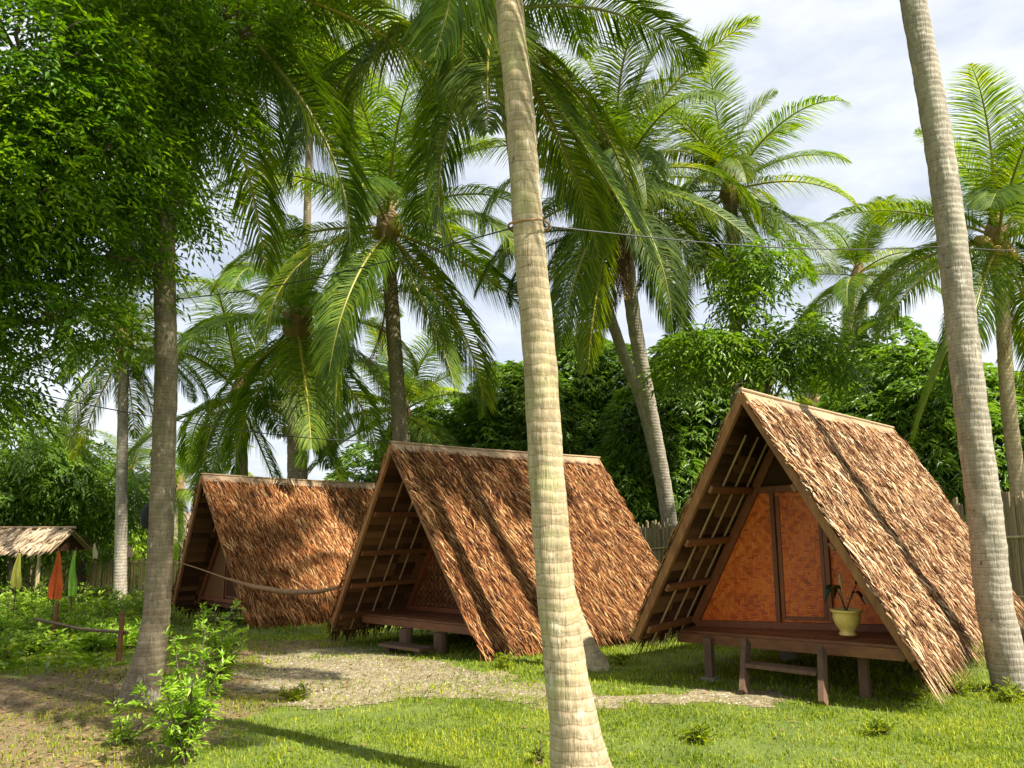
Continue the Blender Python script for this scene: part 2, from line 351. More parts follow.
gcol = ramp(nd, lk, mathn(nd, lk, 'ADD', mathn(nd, lk, 'MULTIPLY', n1, .55), mathn(nd, lk, 'MULTIPLY', n2, .5)), [(.3,(.06,.08,.015)),(.5,(.12,.17,.02)),(.7,(.22,.26,.035))])
dcol = ramp(nd, lk, mathn(nd, lk, 'ADD', mathn(nd, lk, 'MULTIPLY', n3, .6), mathn(nd, lk, 'MULTIPLY', n2, .4)), [(.3,(.075,.045,.02)),(.5,(.22,.15,.07)),(.7,(.42,.32,.17))])
dm = mathn(nd, lk, 'ADD', attr(nd, 'dirt'), mathn(nd, lk, 'MULTIPLY', mathn(nd, lk, 'SUBTRACT', n2, .5), .9), clamp=True)
lk.new(mixc(nd, lk, ramp(nd, lk, dm, [(.35,(0,0,0)),(.65,(1,1,1))]), gcol, dcol), bs.inputs['Base Color']); bs.inputs['Roughness'].default_value = .95
bump(nd, lk, bs, mathn(nd, lk, 'ADD', n2, n3), .8, .02)
me = np_mesh('ground', V, quads=Q, mats=[m], smooth=True)
a = me.attributes.new('dirt', 'FLOAT', 'POINT'); dv = np.zeros(len(V)); P2 = V[:,:2]; sel = fineb.ravel() | ((np.abs(P2[:,0]) < 14) & (P2[:,1] > 2) & (P2[:,1] < 20))
dv[sel] = np.maximum(dirtness(P2[sel]), gravness(P2[sel])); a.data.foreach_set('value', dv.astype(np.float32))
tag(link('ground', me), 'short green lawn with a bare brown patch on the left', None, None, 'structure')
# gravel path sheet
m, nt, nd, lk, bs = new_mat('path_gravel'); v = coords(nd, lk)
vo = nd.new('ShaderNodeTexVoronoi'); vo.inputs['Scale'].default_value = 42; lk.new(v, vo.inputs['Vector'])
n1 = noise(nd, lk, 2.2, v, 5); n2 = noise(nd, lk, 70, v, 3)
wv = nd.new('ShaderNodeSeparateColor'); lk.new(vo.outputs['Color'], wv.inputs[0])
f = mathn(nd, lk, 'ADD', mathn(nd, lk, 'MULTIPLY', wv.outputs[0], .45), mathn(nd, lk, 'MULTIPLY', n1, .55))
c = ramp(nd, lk, f, [(.2,(.12,.09,.04)),(.5,(.25,.2,.105)),(.8,(.44,.37,.23))])
lk.new(c, bs.inputs['Base Color']); bs.inputs['Roughness'].default_value = .9; bump(nd, lk, bs, mathn(nd, lk, 'SUBTRACT', n2, vo.outputs['Distance']), .9, .015)
cx = xs[(xs > -9) & (xs < 9)]; cc = V[Q].mean(1); keep = np.zeros(len(Q), bool)
s2 = (np.abs(cc[:,0]) < 9) & (cc[:,1] > 3.6) & (cc[:,1] < 16.9); keep[s2] = gravness(cc[s2,:2]) > .5
Qk = Q[keep]; u, inv = np.unique(Qk.ravel(), return_inverse=True); Vp = V[u].copy(); Vp[:,2] += .005
tag(link('gravel_path', np_mesh('gravel_path', Vp, quads=inv.reshape(-1,4), mats=[m], smooth=True)), 'pale gravel path running past the huts', None, None, 'structure')
# pebbles and fallen leaves
N = 15000; P = np.stack([rng.uniform(-7, 4.5, N), rng.uniform(6, 15, N)], 1)
g_ = gravness(P); P = P[rng.random(N) < g_*1.1]; n = len(P)
s_ = rng.uniform(.006, .017, n); Z = gz(P[:,0], P[:,1])+.004
oct_ = np.array([(1,0,0),(0,1,0),(-1,0,0),(0,-1,0),(0,0,.7)]); ang = rng.uniform(0, 6.28, n)
ca, sa = np.cos(ang), np.sin(ang); O = oct_[None]*s_[:,None,None]*np.array([1.3,.9,1.])
V5 = np.stack([P[:,0,None]+O[...,0]*ca[:,None]-O[...,1]*sa[:,None], P[:,1,None]+O[...,0]*sa[:,None]+O[...,1]*ca[:,None], Z[:,None]+O[...,2]], 2).reshape(-1,3)
b = np.arange(n)*5; T = np.concatenate([np.stack([b+k, b+(k+1) % 4, b+4], 1) for k in range(4)])
pm = thatch_mat('pebble_stone', [(0,(.1,.08,.05)),(.5,(.24,.2,.14)),(1,(.5,.46,.36))], .8)
tag(link('pebbles', np_mesh('pebbles', V5, tris=T, rnd=np.tile(rng.random(n), 4), mats=[pm])), 'loose pale stones scattered on the path', 'gravel', None, 'stuff')
N = 16000; P = np.stack([rng.uniform(-9, 3, N), rng.uniform(3.8, 14, N)], 1)
P = P[rng.random(len(P)) < np.maximum(dirtness(P)*(1-.8*gravness(P)), .035)]; n = len(P); A = rng.uniform(0, 6.28, n)
me = leaf_mesh('fallen_leaves', np.stack([P[:,0], P[:,1], gz(P[:,0], P[:,1])+.012], 1), np.stack([np.cos(A), np.sin(A), rng.uniform(-.05,.25,n)], 1),
               np.stack([rng.normal(0,.4,n), rng.normal(0,.4,n), np.ones(n)], 1), rng.uniform(.03,.09,n), rng.uniform(.012,.03,n), M['dryleaf'], 0)
tag(link('fallen_leaves', me), 'dry brown leaves and chips littering the bare soil', 'leaf litter', None, 'stuff')
# grass
def grass(N, x0, x1, y0, y1, h, w, seed):
    P = np.stack([rng.uniform(x0, x1, N), rng.uniform(y0, y1, N)], 1)
    P = P[np.abs(P[:,0]) < P[:,1]*.72+.6]
    pt_ = .5+.5*np.sin(P[:,0]*2.9+1.3*np.sin(P[:,1]*2.2))*np.sin(P[:,1]*3.7+1.1*np.sin(P[:,0]*1.9)); east = np.clip((P[:,0]-.1)/.8, 0, 1)
    pr = (1-(.86-.62*pt_**2)*dirtness(P))*(1-(.62+.33*east-.45*pt_*(1-east))*gravness(P))
    cl = .7*(.5+.5*np.sin(P[:,0]*1.7+1+np.sin(P[:,1]*2.1)))+.5*(.5+.5*np.sin(P[:,1]*2.6+np.sin(P[:,0]*1.1)*2))-.35+.5*np.sin(P[:,0]*4.3+np.sin(P[:,1]*3.1)*2)*np.sin(P[:,1]*5.1+np.sin(P[:,0]*2.3)*2)
    P = P[rng.random(len(P)) < pr*np.clip(.35+.55*cl, .12, 1)]; n = len(P)
    A = rng.uniform(0, 6.28, n); L = h*(rng.uniform(.45, 1.3, n)+(rng.random(n) < .03)*.8)[:,None]; tilt = rng.uniform(.2, 1.5, n)[:,None]
    base = np.stack([P[:,0], P[:,1], gz(P[:,0], P[:,1])-.003], 1); dr = np.stack([np.cos(A), np.sin(A), 0*A], 1); sd = np.stack([-np.sin(A), np.cos(A), 0*A], 1)
    ww = w*rng.uniform(.6, 1.3, n)[:,None]; up = np.array([0,0,1.])
    mid = base+(up*.6+dr*.25*tilt)*L; tip = base+(up*.75/np.maximum(tilt,.7)+dr*.85*tilt)*L
    V = np.stack([base-sd*ww/2, base+sd*ww/2, mid+sd*ww*.4, mid-sd*ww*.4, tip], 1).reshape(-1,3)
    b = np.arange(n)*5; T = np.stack([np.stack([b,b+1,b+2],1), np.stack([b,b+2,b+3],1), np.stack([b+3,b+2,b+4],1)],1).reshape(-1,3)
    return V, T, np.repeat(rng.random(n), 3)
parts = [grass(230000, -4.5, 5.5, 3.9, 8.2, .034, .0065, 1), grass(150000, -8, 7.5, 8.2, 14.5, .045, .011, 2), grass(60000, -20, 16, 14.5, 30, .09, .03, 3)]
off = 0; Vs = []; Ts = []; Rs = []
for V_, T_, r_ in parts: Vs.append(V_); Ts.append(T_+off); Rs.append(r_); off += len(V_)
tag(link('grass', np_mesh('grass', np.concatenate(Vs), tris=np.concatenate(Ts), rnd=np.concatenate(Rs), mats=[M['grass']])), 'short yellow green lawn grass around the huts', 'grass', None, 'stuff')

# ------------------------------------------------------------------ huts
def thatch_strips(W, H, L, oh, side, mat, dens, lean=.3, nlong=.27, thick=.09, cut=0):
    """nipa shingles of one roof slope: thin tapering leaf strips in overlapping rows + a backing slab. side = +1 right, -1 left"""
    SL = math.hypot(W/2, H); nrm = np.array([side*H/SL, 0, (W/2)/SL]); dn = np.array([side*(W/2)/SL, 0, -H/SL]); fw = np.array([0, 1., 0])
    rows = int(SL/.045); P = []; 
    def v0(s): return -oh*(1-s/SL)
    ridge = np.array([0, 0, H])
    PB = []; S = []; 
    for r in range(rows+2):
        s = .0+r*(SL-.27-cut)/rows
        n = int(L/.0135*dens); vv = rng.uniform(0, 1, n)
        f0 = v0(max(s, 0)); f1 = L
        P_ = ridge+dn*s+fw*(f0-.09+vv[:,None]*(f1-f0+.09)) + dn*rng.normal(0, .035, n)[:,None]
        PB.append(P_); S.append(np.full(n, s))
    P = np.concatenate(PB); S = np.concatenate(S); n = len(P)
    und = .015*np.sin(P[:,1]*2.3+S*1.1)+.008*np.sin(P[:,1]*5.1-S*2.7)+.008*np.sin(S*9)
    ln = nlong*rng.uniform(.6, 1.15, n); w = rng.uniform(.007, .018, n); la = lean+rng.normal(0, .13, n)+.08*np.sin(P[:,1]*3+S*2)
    stray = rng.random(n) < .05; la = np.where(stray, la+rng.normal(0, .45, n), la)
    d = norm(dn[None]+fw*la[:,None]); sd = np.cross(d, nrm)
    base = P+nrm*(thick+und+rng.uniform(-.012, .006, n))[:,None]
    lift = rng.uniform(.006, .035, n)+np.where(stray, .03, 0)
    mid = base+d*ln[:,None]*.55+nrm*(lift*.8)[:,None]; tip = base+d*ln[:,None]+nrm*(lift*.7)[:,None]+fw*rng.normal(0,.02,n)[:,None]-np.array([0,0,1.])*rng.uniform(0,.02,n)[:,None]
    tw = rng.normal(0, .5, n)[:,None]; sd2 = norm(sd+nrm*tw)
    W_ = w[:,None]
    V = np.stack([base-sd2*W_/2, base+sd2*W_/2, mid+sd2*W_*.48, mid-sd2*W_*.48, tip], 1).reshape(-1,3)
    b = np.arange(n)*5; T = np.stack([np.stack([b,b+1,b+2],1), np.stack([b,b+2,b+3],1), np.stack([b+3,b+2,b+4],1)],1).reshape(-1,3)
    rnd = np.repeat(rng.random(n), 3); mi = np.zeros(len(T), np.int32)
    # backing slab with a sawtooth underside of shingle rows
    vs = []; fs = []; rr = []
    def add(q):
        k = len(V)+len(vs); vs.extend(q); fs.append((k,k+1,k+2)); fs.append((k,k+2,k+3)); c = rng.random(); rr.append(c); rr.append(c)
    nr = 26
    for r in range(nr):
        s0 = (SL-.11-cut)*r/nr; s1 = (SL-.11-cut)*(r+1)/nr
        nseg = 12
        for j in range(nseg):
            def pt(s, t, h): a = v0(s); return ridge+dn*s+fw*(a+.02+(L-a-.04)*t)+nrm*h
            j0 = j/nseg; j1 = (j+1)/nseg; q = rng.uniform(-.006, .006)
            add([pt(s0,j0,.045), pt(s0,j1,.045), pt(s1,j1,.004+q), pt(s1,j0,.004+q)])
            add([pt(s1,j0,.004+q), pt(s1,j1,.004+q), pt(s1,j1,.045), pt(s1,j0,.045)])
    def pt2(s, v, h): return ridge+dn*s+fw*v+nrm*h
    top = thick-.045
    SL = SL-.11-cut; add([pt2(0,-oh,top), pt2(SL,0,top), pt2(SL,L,top), pt2(0,L,top)])
    add([pt2(0,-oh,.0), pt2(SL,0,.0), pt2(SL,0,top), pt2(0,-oh,top)]); add([pt2(0,L,.0), pt2(SL,L,.0), pt2(SL,L,top), pt2(0,L,top)])
    add([pt2(SL,0,.0), pt2(SL,L,.0), pt2(SL,L,top), pt2(SL,0,top)])
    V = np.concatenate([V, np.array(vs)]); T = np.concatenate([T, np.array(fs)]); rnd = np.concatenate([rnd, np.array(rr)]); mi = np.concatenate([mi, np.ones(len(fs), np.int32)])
    # loose dark fringe hanging from the underside of the eave
    nf = int(L*95); vv = rng.uniform(0, L, nf); s = SL-rng.uniform(-.01, .1, nf)
    base = ridge+dn*s[:,None]+fw*vv[:,None]+nrm*rng.uniform(0,.04,nf)[:,None]; d = norm(dn[None]+fw*(lean*.6+rng.normal(0,.3,nf))[:,None]); ln = rng.uniform(.2,.42,nf)[:,None]; sdx = norm(np.cross(d, nrm)); w = rng.uniform(.016,.034,nf)[:,None]
    k = len(V); Vf = np.stack([base-sdx*w/2, base+sdx*w/2, base+d*ln], 1).reshape(-1,3); Tf = np.arange(nf*3).reshape(-1,3)+k
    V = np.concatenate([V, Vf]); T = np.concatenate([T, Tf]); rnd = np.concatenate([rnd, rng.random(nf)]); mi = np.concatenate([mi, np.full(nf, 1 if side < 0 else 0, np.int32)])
    return V, T, rnd, mi

SKEW = {'platform', 'front_beam', 'woven_wall', 'door', 'door_frame', 'sill', 'door_post', 'tie_beam', 'joist', 'gable_panel'}
def make_hut(o, a, b, t, W, H, L, oh, s, thatch, label, opts):
    root = empty('a_frame_hut', (0,0,0)); tag(root, label, 'hut', 'A-frame thatched huts in a row')
    root.location = o
    A = np.array([math.cos(R(a)), -math.sin(R(a)), t]); B = np.array([math.sin(R(b)), math.cos(R(b)), s])
    ka = opts.get('ka', 0)
    MT = Matrix(((A[0], B[0], A[0]*ka, 0), (A[1], B[1], A[1]*ka, 0), (A[2], B[2], 1, 0), (0, 0, 0, 1)))
    # vertical members stay plumb; the frame is racked a little, as hand-built huts are
    def place(ob, par=None):
        ob.parent = par or root
        if par is None or par == root: ob.data.transform(Matrix.Identity(4)); ob.matrix_parent_inverse = Matrix.Identity(4); ob.matrix_local = MT
        return ob
    def part(name, mb, mat, par=None, smooth=False):
        if isinstance(mb, MB):
            if opts.get('skew') and name in SKEW:      # this hut's floor sags and runs out of square towards its left corner
                ky = .22 if name in ('platform', 'front_beam', 'joist') else 0
                mb.v = [(x, y+ky*max(0, 1.25-x), z+.05-.056*(1.25-x)) for x, y, z in mb.v]
            ob = mb.build(name, mat, None, smooth)
        else: ob = link(name, mb)
        return place(ob, par)
    SL = math.hypot(W/2, H)
    def sp(side, f, v, h=0.0):        # point on the slope: f 0 ridge .. 1 eave
        return Vector((side*(W/2)*f+side*H/SL*h, v, H*(1-f)+(W/2)/SL*h))
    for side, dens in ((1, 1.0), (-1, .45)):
        V, T, rn, mi = thatch_strips(W, H, L, oh, side, thatch, dens*opts.get('dens', 1), cut=opts.get('cut', 0))
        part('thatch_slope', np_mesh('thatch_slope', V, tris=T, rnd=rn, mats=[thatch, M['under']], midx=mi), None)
    mb = MB(); n = 14
    for k in range(n):
        v0 = -oh-.03+(L+oh+.06)*k/n; v1 = -oh-.03+(L+oh+.06)*(k+1)/n+.02; j = random.uniform(-.008,.008)
        for sd in (-1, 1):
            mb.add([(0,v0,H+.155+j),(0,v1,H+.155),(sd*.07,v1,H+.03),(sd*.07,v0,H+.03+j)], [(0,1,2,3)])
    mb.tube([(0.0,-oh-.05,H+.17),(0.005,L*.3,H+.155),(0,L*.7,H+.165),(0,L+.08,H+.17)], .018, 6)
    part('ridge_cap', mb, M['ridge'])
    pf, pz = opts.get('pf', .12), .33        # platform front edge, top height
    for v_, oo in ((0, oh), (L, 0)):
        for side in (1, -1):
            mb = MB(); p0 = sp(side, 0, -oo+v_-(.02 if v_ == 0 else -.02), .05); p1 = sp(side, .93 if side < 0 else .9, v_-oo*.08-(.02 if v_ == 0 else -.02), .05)
            nrm = Vector((side*H/SL, 0, (W/2)/SL)); ext = (p0-p1).normalized()*.1
            mb.beam(p0+ext, p1, .045, .078, nrm)
            part('barge_board', mb, M['barge'])
    wv = opts.get('wv', 1.05)
    for f in () if opts.get('plain') else (.31, .52, .70, .875):
        for side in (1, -1):
            mb = MB(); nrm = Vector((side*H/SL, 0, (W/2)/SL)); v0 = -oh*(1-f)+.02
            mb.beam(sp(side, f, v0, -.03), sp(side, f, wv+.1 if f > .8 else wv+.03, -.03), .075, .035, nrm)
            part('purlin', mb, M['beam'])
    for vb in () if opts.get('plain') else (.3, .62, .93):
        for side in (1, -1):
            mb = MB(); nrm = Vector((side*H/SL, 0, (W/2)/SL)); v = vb
            mb.beam(sp(side, .1, v-oh*.5, -.003), sp(side, .96, v, -.003), .022, .016, nrm); part('batten', mb, M['batten'])
    # front wall: woven panels in a timber A frame
    xw = lambda z, inn=.06: (W/2)*(1-z/H)-inn
    ztop = H*.70
    mb = MB(); z0 = pz
    mb.add([(-xw(z0),wv,z0),(xw(z0),wv,z0),(xw(ztop),wv,ztop),(-xw(ztop),wv,ztop),(-xw(z0),wv+.02,z0),(xw(z0),wv+.02,z0),(xw(ztop),wv+.02,ztop),(-xw(ztop),wv+.02,ztop)], [(0,1,2,3),(7,6,5,4),(0,4,5,1),(1,5,6,2),(2,6,7,3),(3,7,4,0)])
    part('woven_wall', mb, opts['wall'])
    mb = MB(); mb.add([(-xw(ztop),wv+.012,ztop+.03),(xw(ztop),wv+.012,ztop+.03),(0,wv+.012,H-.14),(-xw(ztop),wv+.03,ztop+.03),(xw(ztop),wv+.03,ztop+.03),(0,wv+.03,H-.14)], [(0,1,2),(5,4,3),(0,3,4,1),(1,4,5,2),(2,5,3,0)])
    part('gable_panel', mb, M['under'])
    for side in (1, -1):
        mb = MB(); mb.beam((side*(xw(z0-.05)-.03), wv-.03, z0-.05), (side*.03, wv-.03, H-.12), .055, .09, (side*1,0,.5)); part('wall_rafter', mb, M['frame'])
    mb = MB(); mb.beam((-xw(ztop), wv-.022, ztop), (xw(ztop), wv-.022, ztop), .04, .07); part('tie_beam', mb, M['frame'])
    mb = MB(); mb.beam((-xw(z0)+.02, wv-.03, z0+.035), (xw(z0)-.02, wv-.03, z0+.035), .05, .07); part('sill', mb, M['frame'])
    u0, u1 = opts.get('door', (-.22, .345))
    for u in (u0, u1):
        zt = min(ztop-.03, H*(1-(abs(u)+.09)/(W/2))); mb = MB(); mb.beam((u, wv-.026, z0+.072), (u, wv-.026, zt), .055, .045, (1,0,0)); part('door_post', mb, M['frame'])
    # door: framed woven leaf
    door = MB(); zt0 = ztop-.05; zt1 = min(ztop-.05, H*(1-(u1+.1)/(W/2)))
    d0 = u0+.035; d1 = u1-.035
    if zt1 < zt0:
        door.add([(d0,wv-.014,z0+.09),(d1,wv-.014,z0+.09),(d1,wv-.014,zt1),(d0,wv-.014,zt0),(d0,wv-.006,z0+.09),(d1,wv-.006,z0+.09),(d1,wv-.006,zt1),(d0,wv-.006,zt0)], [(0,1,2,3),(7,6,5,4),(0,4,5,1),(1,5,6,2),(2,6,7,3),(3,7,4,0)])
    else: door.box((d0,wv-.014,z0+.09), (d1,wv-.006,zt0))
    dr = part('door', door, opts['door_mat'])
    for (p, q) in (((d0+.02,wv-.022,z0+.1),(d0+.02,wv-.022,zt0-.02)), ((d1-.02,wv-.022,z0+.1),(d1-.02,wv-.022,zt1-.03)), ((d0+.043,wv-.022,z0+.115),(d1-.043,wv-.022,z0+.115))):
        mb = MB(); mb.beam(p, q, .016, .035, (1,0,0) if p[0] == q[0] else (0,0,1)); f = part('door_frame', mb, M['frame']); f.parent = dr; f.matrix_parent_inverse = Matrix.Identity(4); f.matrix_local = Matrix.Identity(4)
    # back wall
    mb = MB(); zb = .15; yb = L-.35
    mb.add([(-xw(zb),yb,zb),(xw(zb),yb,zb),(0,yb,H-.12),(-xw(zb),yb+.02,zb),(xw(zb),yb+.02,zb),(0,yb+.02,H-.12)], [(0,1,2),(5,4,3),(0,3,4,1),(1,4,5,2),(2,5,3,0)]); part('back_wall', mb, M['weave_dark'])
    # platform of boards on beams and stilts
    mb = MB(); hw = xw(pz, .02); nb = int((L-.3-pf)/.14)
    for k in range(nb):
        y0 = pf+k*.14; hh = xw(pz, .05) ; mb.box((-hh, y0, pz-.03), (hh, y0+.136, pz+random.uniform(-.002,.002)))
    part('platform', mb, M['beam'])
    mb = MB(); mb.beam((-hw+.02, pf-.03, pz-.075), (hw-.0, pf-.03, pz-.075), .055, .1); part('front_beam', mb, M['beam'])
    for k, u in enumerate((-.8, 0, .8)):
        mb = MB(); mb.beam((u, pf+.0, pz-.07), (u, L-.4, pz-.07), .06, .08); part('joist', mb, M['beam'])
    for v in (pf+.35, L*.5, L-.5):
        for u in (-.8, .8):
            mb = MB(); mb.box((u-.042, v-.042, -.45), (u+.042, v+.042, pz-.112)); part('stilt', mb, M['stilt'])
            mb = MB(); zz = -.12 ; mb.box((u-.08, v-.07, -.5), (u+.08, v+.07, opts.get('pad', -.1)-.085)); part('footing', mb, M['footing'])
    return root, part, place

H3, part3, _ = make_hut((2.46,8.17,.088), 35.2, 43.7, .046, 2.96, 2.63, 5.45, .149, .006, M['thatch_pale'],
    'large A-frame hut with pale sunlit thatch and orange woven front, at the right', dict(wall=M['weave'], door_mat=M['weave_door'], dens=1.15, ka=.045, skew=True, cut=.12))
H2, part2, _ = make_hut((-1.564,11.582,-.178), 43, 43.7, .037, 3.3, 2.69, 4.685, .145, .002, M['thatch_red'],
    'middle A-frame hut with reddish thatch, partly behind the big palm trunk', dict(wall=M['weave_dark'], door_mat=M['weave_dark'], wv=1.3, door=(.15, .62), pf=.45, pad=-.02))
H1, part1, _ = make_hut((-5.995,16.373,-.419), 37.6, 41, -.03, 2.75, 2.72, 4.7, .36, -.012, M['thatch_orange'],
    'farthest A-frame hut with orange brown thatch and hammock before its roof', dict(wall=M['under'], door_mat=M['under'], wv=.45, pf=.6, plain=True))  # dark wall and door colour stands in for the shade inside this hut
# steps of the near hut
def steps(part, u0, u1, du, vb, pf, zg):
    mb = MB(); top = (pf-.065, .29); 
    for ua, ub in ((u0, u0-du), (u1, u1-du)):
        m_ = MB(); m_.beam((ua, vb, zg), (ub, top[0], top[1]), .05, .12, (0,-1,.3)); part('step_rail', m_, M['stilt'])
    k = .55; m_ = MB(); v = vb+(top[0]-vb)*k; z = zg+(top[1]-zg)*k
    m_.box((u0-du*k+.03, v-.09, z-.018), (u1-du*k-.03, v+.1, z+.018)); part('step_tread', m_, M['stilt'])
steps(part3, -.11, .64, .1, -.24, .17, -.14)
mb = MB(); mb.box((-.35, -.1, -.0), (.55, .16, .04)); part2('step_tread', mb, M['stilt'])
for u in (-.22, .42):
    mb = MB(); mb.box((u-.05, -.05, -.2), (u+.05, .1, -.002)); part2('step_rail', mb, M['stilt'])
for u in (-.3, .45):
    mb = MB(); mb.tube([(u, .36, -.2), (u, .36, .2)], .1, 10); part2('log_post', mb, M['stilt'])
# potted plant on the platform
AV = np.array([math.cos(R(35.2)), -math.sin(R(35.2)), .046]); BV = np.array([math.sin(R(43.7)), math.cos(R(43.7)), .006])
pp = np.array([2.444,8.179,.088])+AV*.67+BV*.40+np.array([0,0,.355])
pot = empty('potted_plant', tuple(pp)); tag(pot, 'yellow glazed pot with a dark leafy plant on the hut platform', 'potted plant')
mb = MB(); mb.lathe([(0,.0),(.078,.0),(.083,.012),(.07,.028),(.068,.04),(.095,.075),(.122,.125),(.13,.17),(.126,.2),(.132,.212),(.15,.222),(.152,.24),(.143,.245),(.125,.24),(.122,.22)], 32); mb.build('pot', M['pot'], pot, True)
mb = MB(); mb.lathe([(.123,.222),(.06,.228),(0,.232)], 20); mb.build('soil', M['soil'], pot)
for k, (ax, ln, tz, wd) in enumerate([(215,.34,.26,.1),(20,.36,.3,.11),(100,.2,.24,.08),(300,.22,.2,.08)]):
    mb = MB(); a_ = R(ax); d = Vector((math.cos(a_), math.sin(a_), 0)); s_ = Vector((-d.y, d.x, 0)); mb.tube([(0,0,.22), d*ln*.25+Vector((0,0,.22+tz*.6)), d*ln*.42+Vector((0,0,.22+tz*.85))], [.007,.005,.004], 6)
    P_ = [d*ln*(.38+.62*t)+Vector((0,0,.22+tz*(.85+.25*math.sin(t*3)-.55*t*t))) for t in (0,.3,.65,1)]; w_ = [.01, wd*.5, wd*.38, .002]
    for i_ in range(3):
        c0, c1 = P_[i_], P_[i_+1]
        for sg in (1, -1): mb.add([c0, c1, c1+s_*sg*w_[i_+1]+Vector((0,0,.012)), c0+s_*sg*w_[i_]+Vector((0,0,.012))], [(0,1,2,3)])
    mb.build('leaf', M['darkleaf'], pot)
mb = MB(); mb.tube([(0,0,.22),(-.02,.0,.4),(-.03,0,.46)], [.006,.005,.004], 6); mb.tube([(-.03,0,.45),(-.035,0,.49),(-.04,0,.56),(-.045,0,.6)], [.006,.018,.014,.002], 6); mb.build('flower_bud', M['batten'], pot)

# ------------------------------------------------------------------ palms
def frond_mesh(name, L, e0, curl, droopn, nl, leaf, rs, mats=None, side_bend=0.):
    """one feather frond: midrib arcing from elevation e0 and curling down, leaflets along both sides"""
    r = np.random.default_rng(rs); n = 26; mb = MB()
    pts = [Vector((0,0,0))]; e = e0; b = 0.
    for k in range(n):
        t = (k+.5)/n; e -= curl/n*(.5+1.3*t); b += side_bend/n
        pts.append(pts[-1]+Vector((math.cos(e)*math.cos(b), math.cos(e)*math.sin(b), math.sin(e)))*L/n)
    rad = [.034*(1-t/n)**.8*L/4+.004 for t in range(n+1)]
    mb.tube(pts, rad, 5, 1, .5)
    P = np.array([tuple(p) for p in pts])
    vs = []; fs = []; rn = []
    t = np.linspace(.1, .995, nl); idx = t*n; i0 = np.minimum(idx.astype(int), n-1); fr = (idx-i0)[:,None]
    C = P[i0]*(1-fr)+P[i0+1]*fr; T = norm(P[i0+1]-P[i0])
    up0 = np.array([0,0,1.]); Sd = norm(np.cross(T, up0+T*.001)); Up = np.cross(Sd, T)
    V = []; Fq = []; c0 = 0
    for sg in (1, -1):
        C2 = C+T*r.normal(0, .008, nl)[:,None]
        ll = leaf*(np.sin(np.pi*np.clip(t*.88+.12, 0, 1))**.55*.95+.05)*r.uniform(.88, 1.08, nl); ll = np.where(t > .9, ll*(1-(t-.9)*3.5), ll)
        fwd = (.45+.75*t**1.5)+r.normal(0,.1,nl); d = norm(Sd*sg*1.0+T*fwd[:,None]+Up*(.32+r.normal(0,.1,nl))[:,None])
        w = .0092*r.uniform(.8,1.25,nl)*leaf/.75; seg = [0, .3, .62, 1.0]; pos = C2.copy(); prof = [.55, 1.0, .75, .06]
        rows = []; g = np.array([0,0,-1.]); dd = d
        # leaflet plane: its width lies across the leaflet within the frond plane, folded slightly
        for q in range(4):
            wdir = norm(np.cross(dd, Up*1.0+Sd*sg*-.35))
            rows.append((pos+wdir*(w*prof[q])[:,None], pos-wdir*(w*prof[q])[:,None]))
            if q < 3:
                st = (seg[q+1]-seg[q]); pos = pos+dd*(ll*st)[:,None]
                dd = norm(dd+g*(droopn*(.95,.4,0)[q]*r.uniform(.8,1.2,nl))[:,None]+T*.05)
        A = np.stack([x for pr in rows for x in pr], 1).reshape(-1,3); b_ = np.arange(nl)*8
        for q in range(3): Fq.append(np.stack([b_+2*q, b_+2*q+1, b_+2*q+3, b_+2*q+2], 1)+c0)
        V.append(A); c0 += len(A)
    V = np.concatenate(V); Fq = np.concatenate(Fq); rr = np.tile(r.random(nl)*.8+.1, 6)
    k = len(mb.v); V2 = np.concatenate([np.array(mb.v), V])
    # tube faces: keep only quads
    tq = np.array([f for f in mb.f if len(f) == 4]); F2 = np.concatenate([tq, Fq+k])
    mi = np.concatenate([np.ones(len(tq), np.int32), np.zeros(len(Fq), np.int32)]); rn = np.concatenate([np.full(len(tq), .5), rr])
    return np_mesh(name, V2, quads=F2, rnd=rn, mats=mats or [M['frond'], M['rachis']], midx=mi)
ELEV = [84, 72, 60, 48, 35, 20, 5, -14, -35, -60]
FR = {}
for k, e in enumerate(ELEV):
    for v_ in range(2):
        curl = R([36,44,52,60,66,70,66,55,40,22][k]+(-12, 12)[v_]); dn = [.25,.35,.45,.55,.65,.75,.8,.8,.75,.7][k]*(1, 1.2)[v_]
        FR[(k, v_)] = frond_mesh('frond', 4.15, R(e), curl, dn, 155, 1.06, 100+k*7+v_, None, random.uniform(-.25,.25))
        if k == 9: FR[('dead', v_)] = frond_mesh('dry_frond', 3.0, R(-62), R(26), .9, 44, .6, 50+v_, [M['deadfrond'], M['heart']])
nut = MB(); nut.lathe([(0,-.14),(.06,-.13),(.105,-.08),(.125,0),(.11,.07),(.06,.125),(0,.14)], 12); nut_me = nut.mesh('coconut', M['coconut'], True)

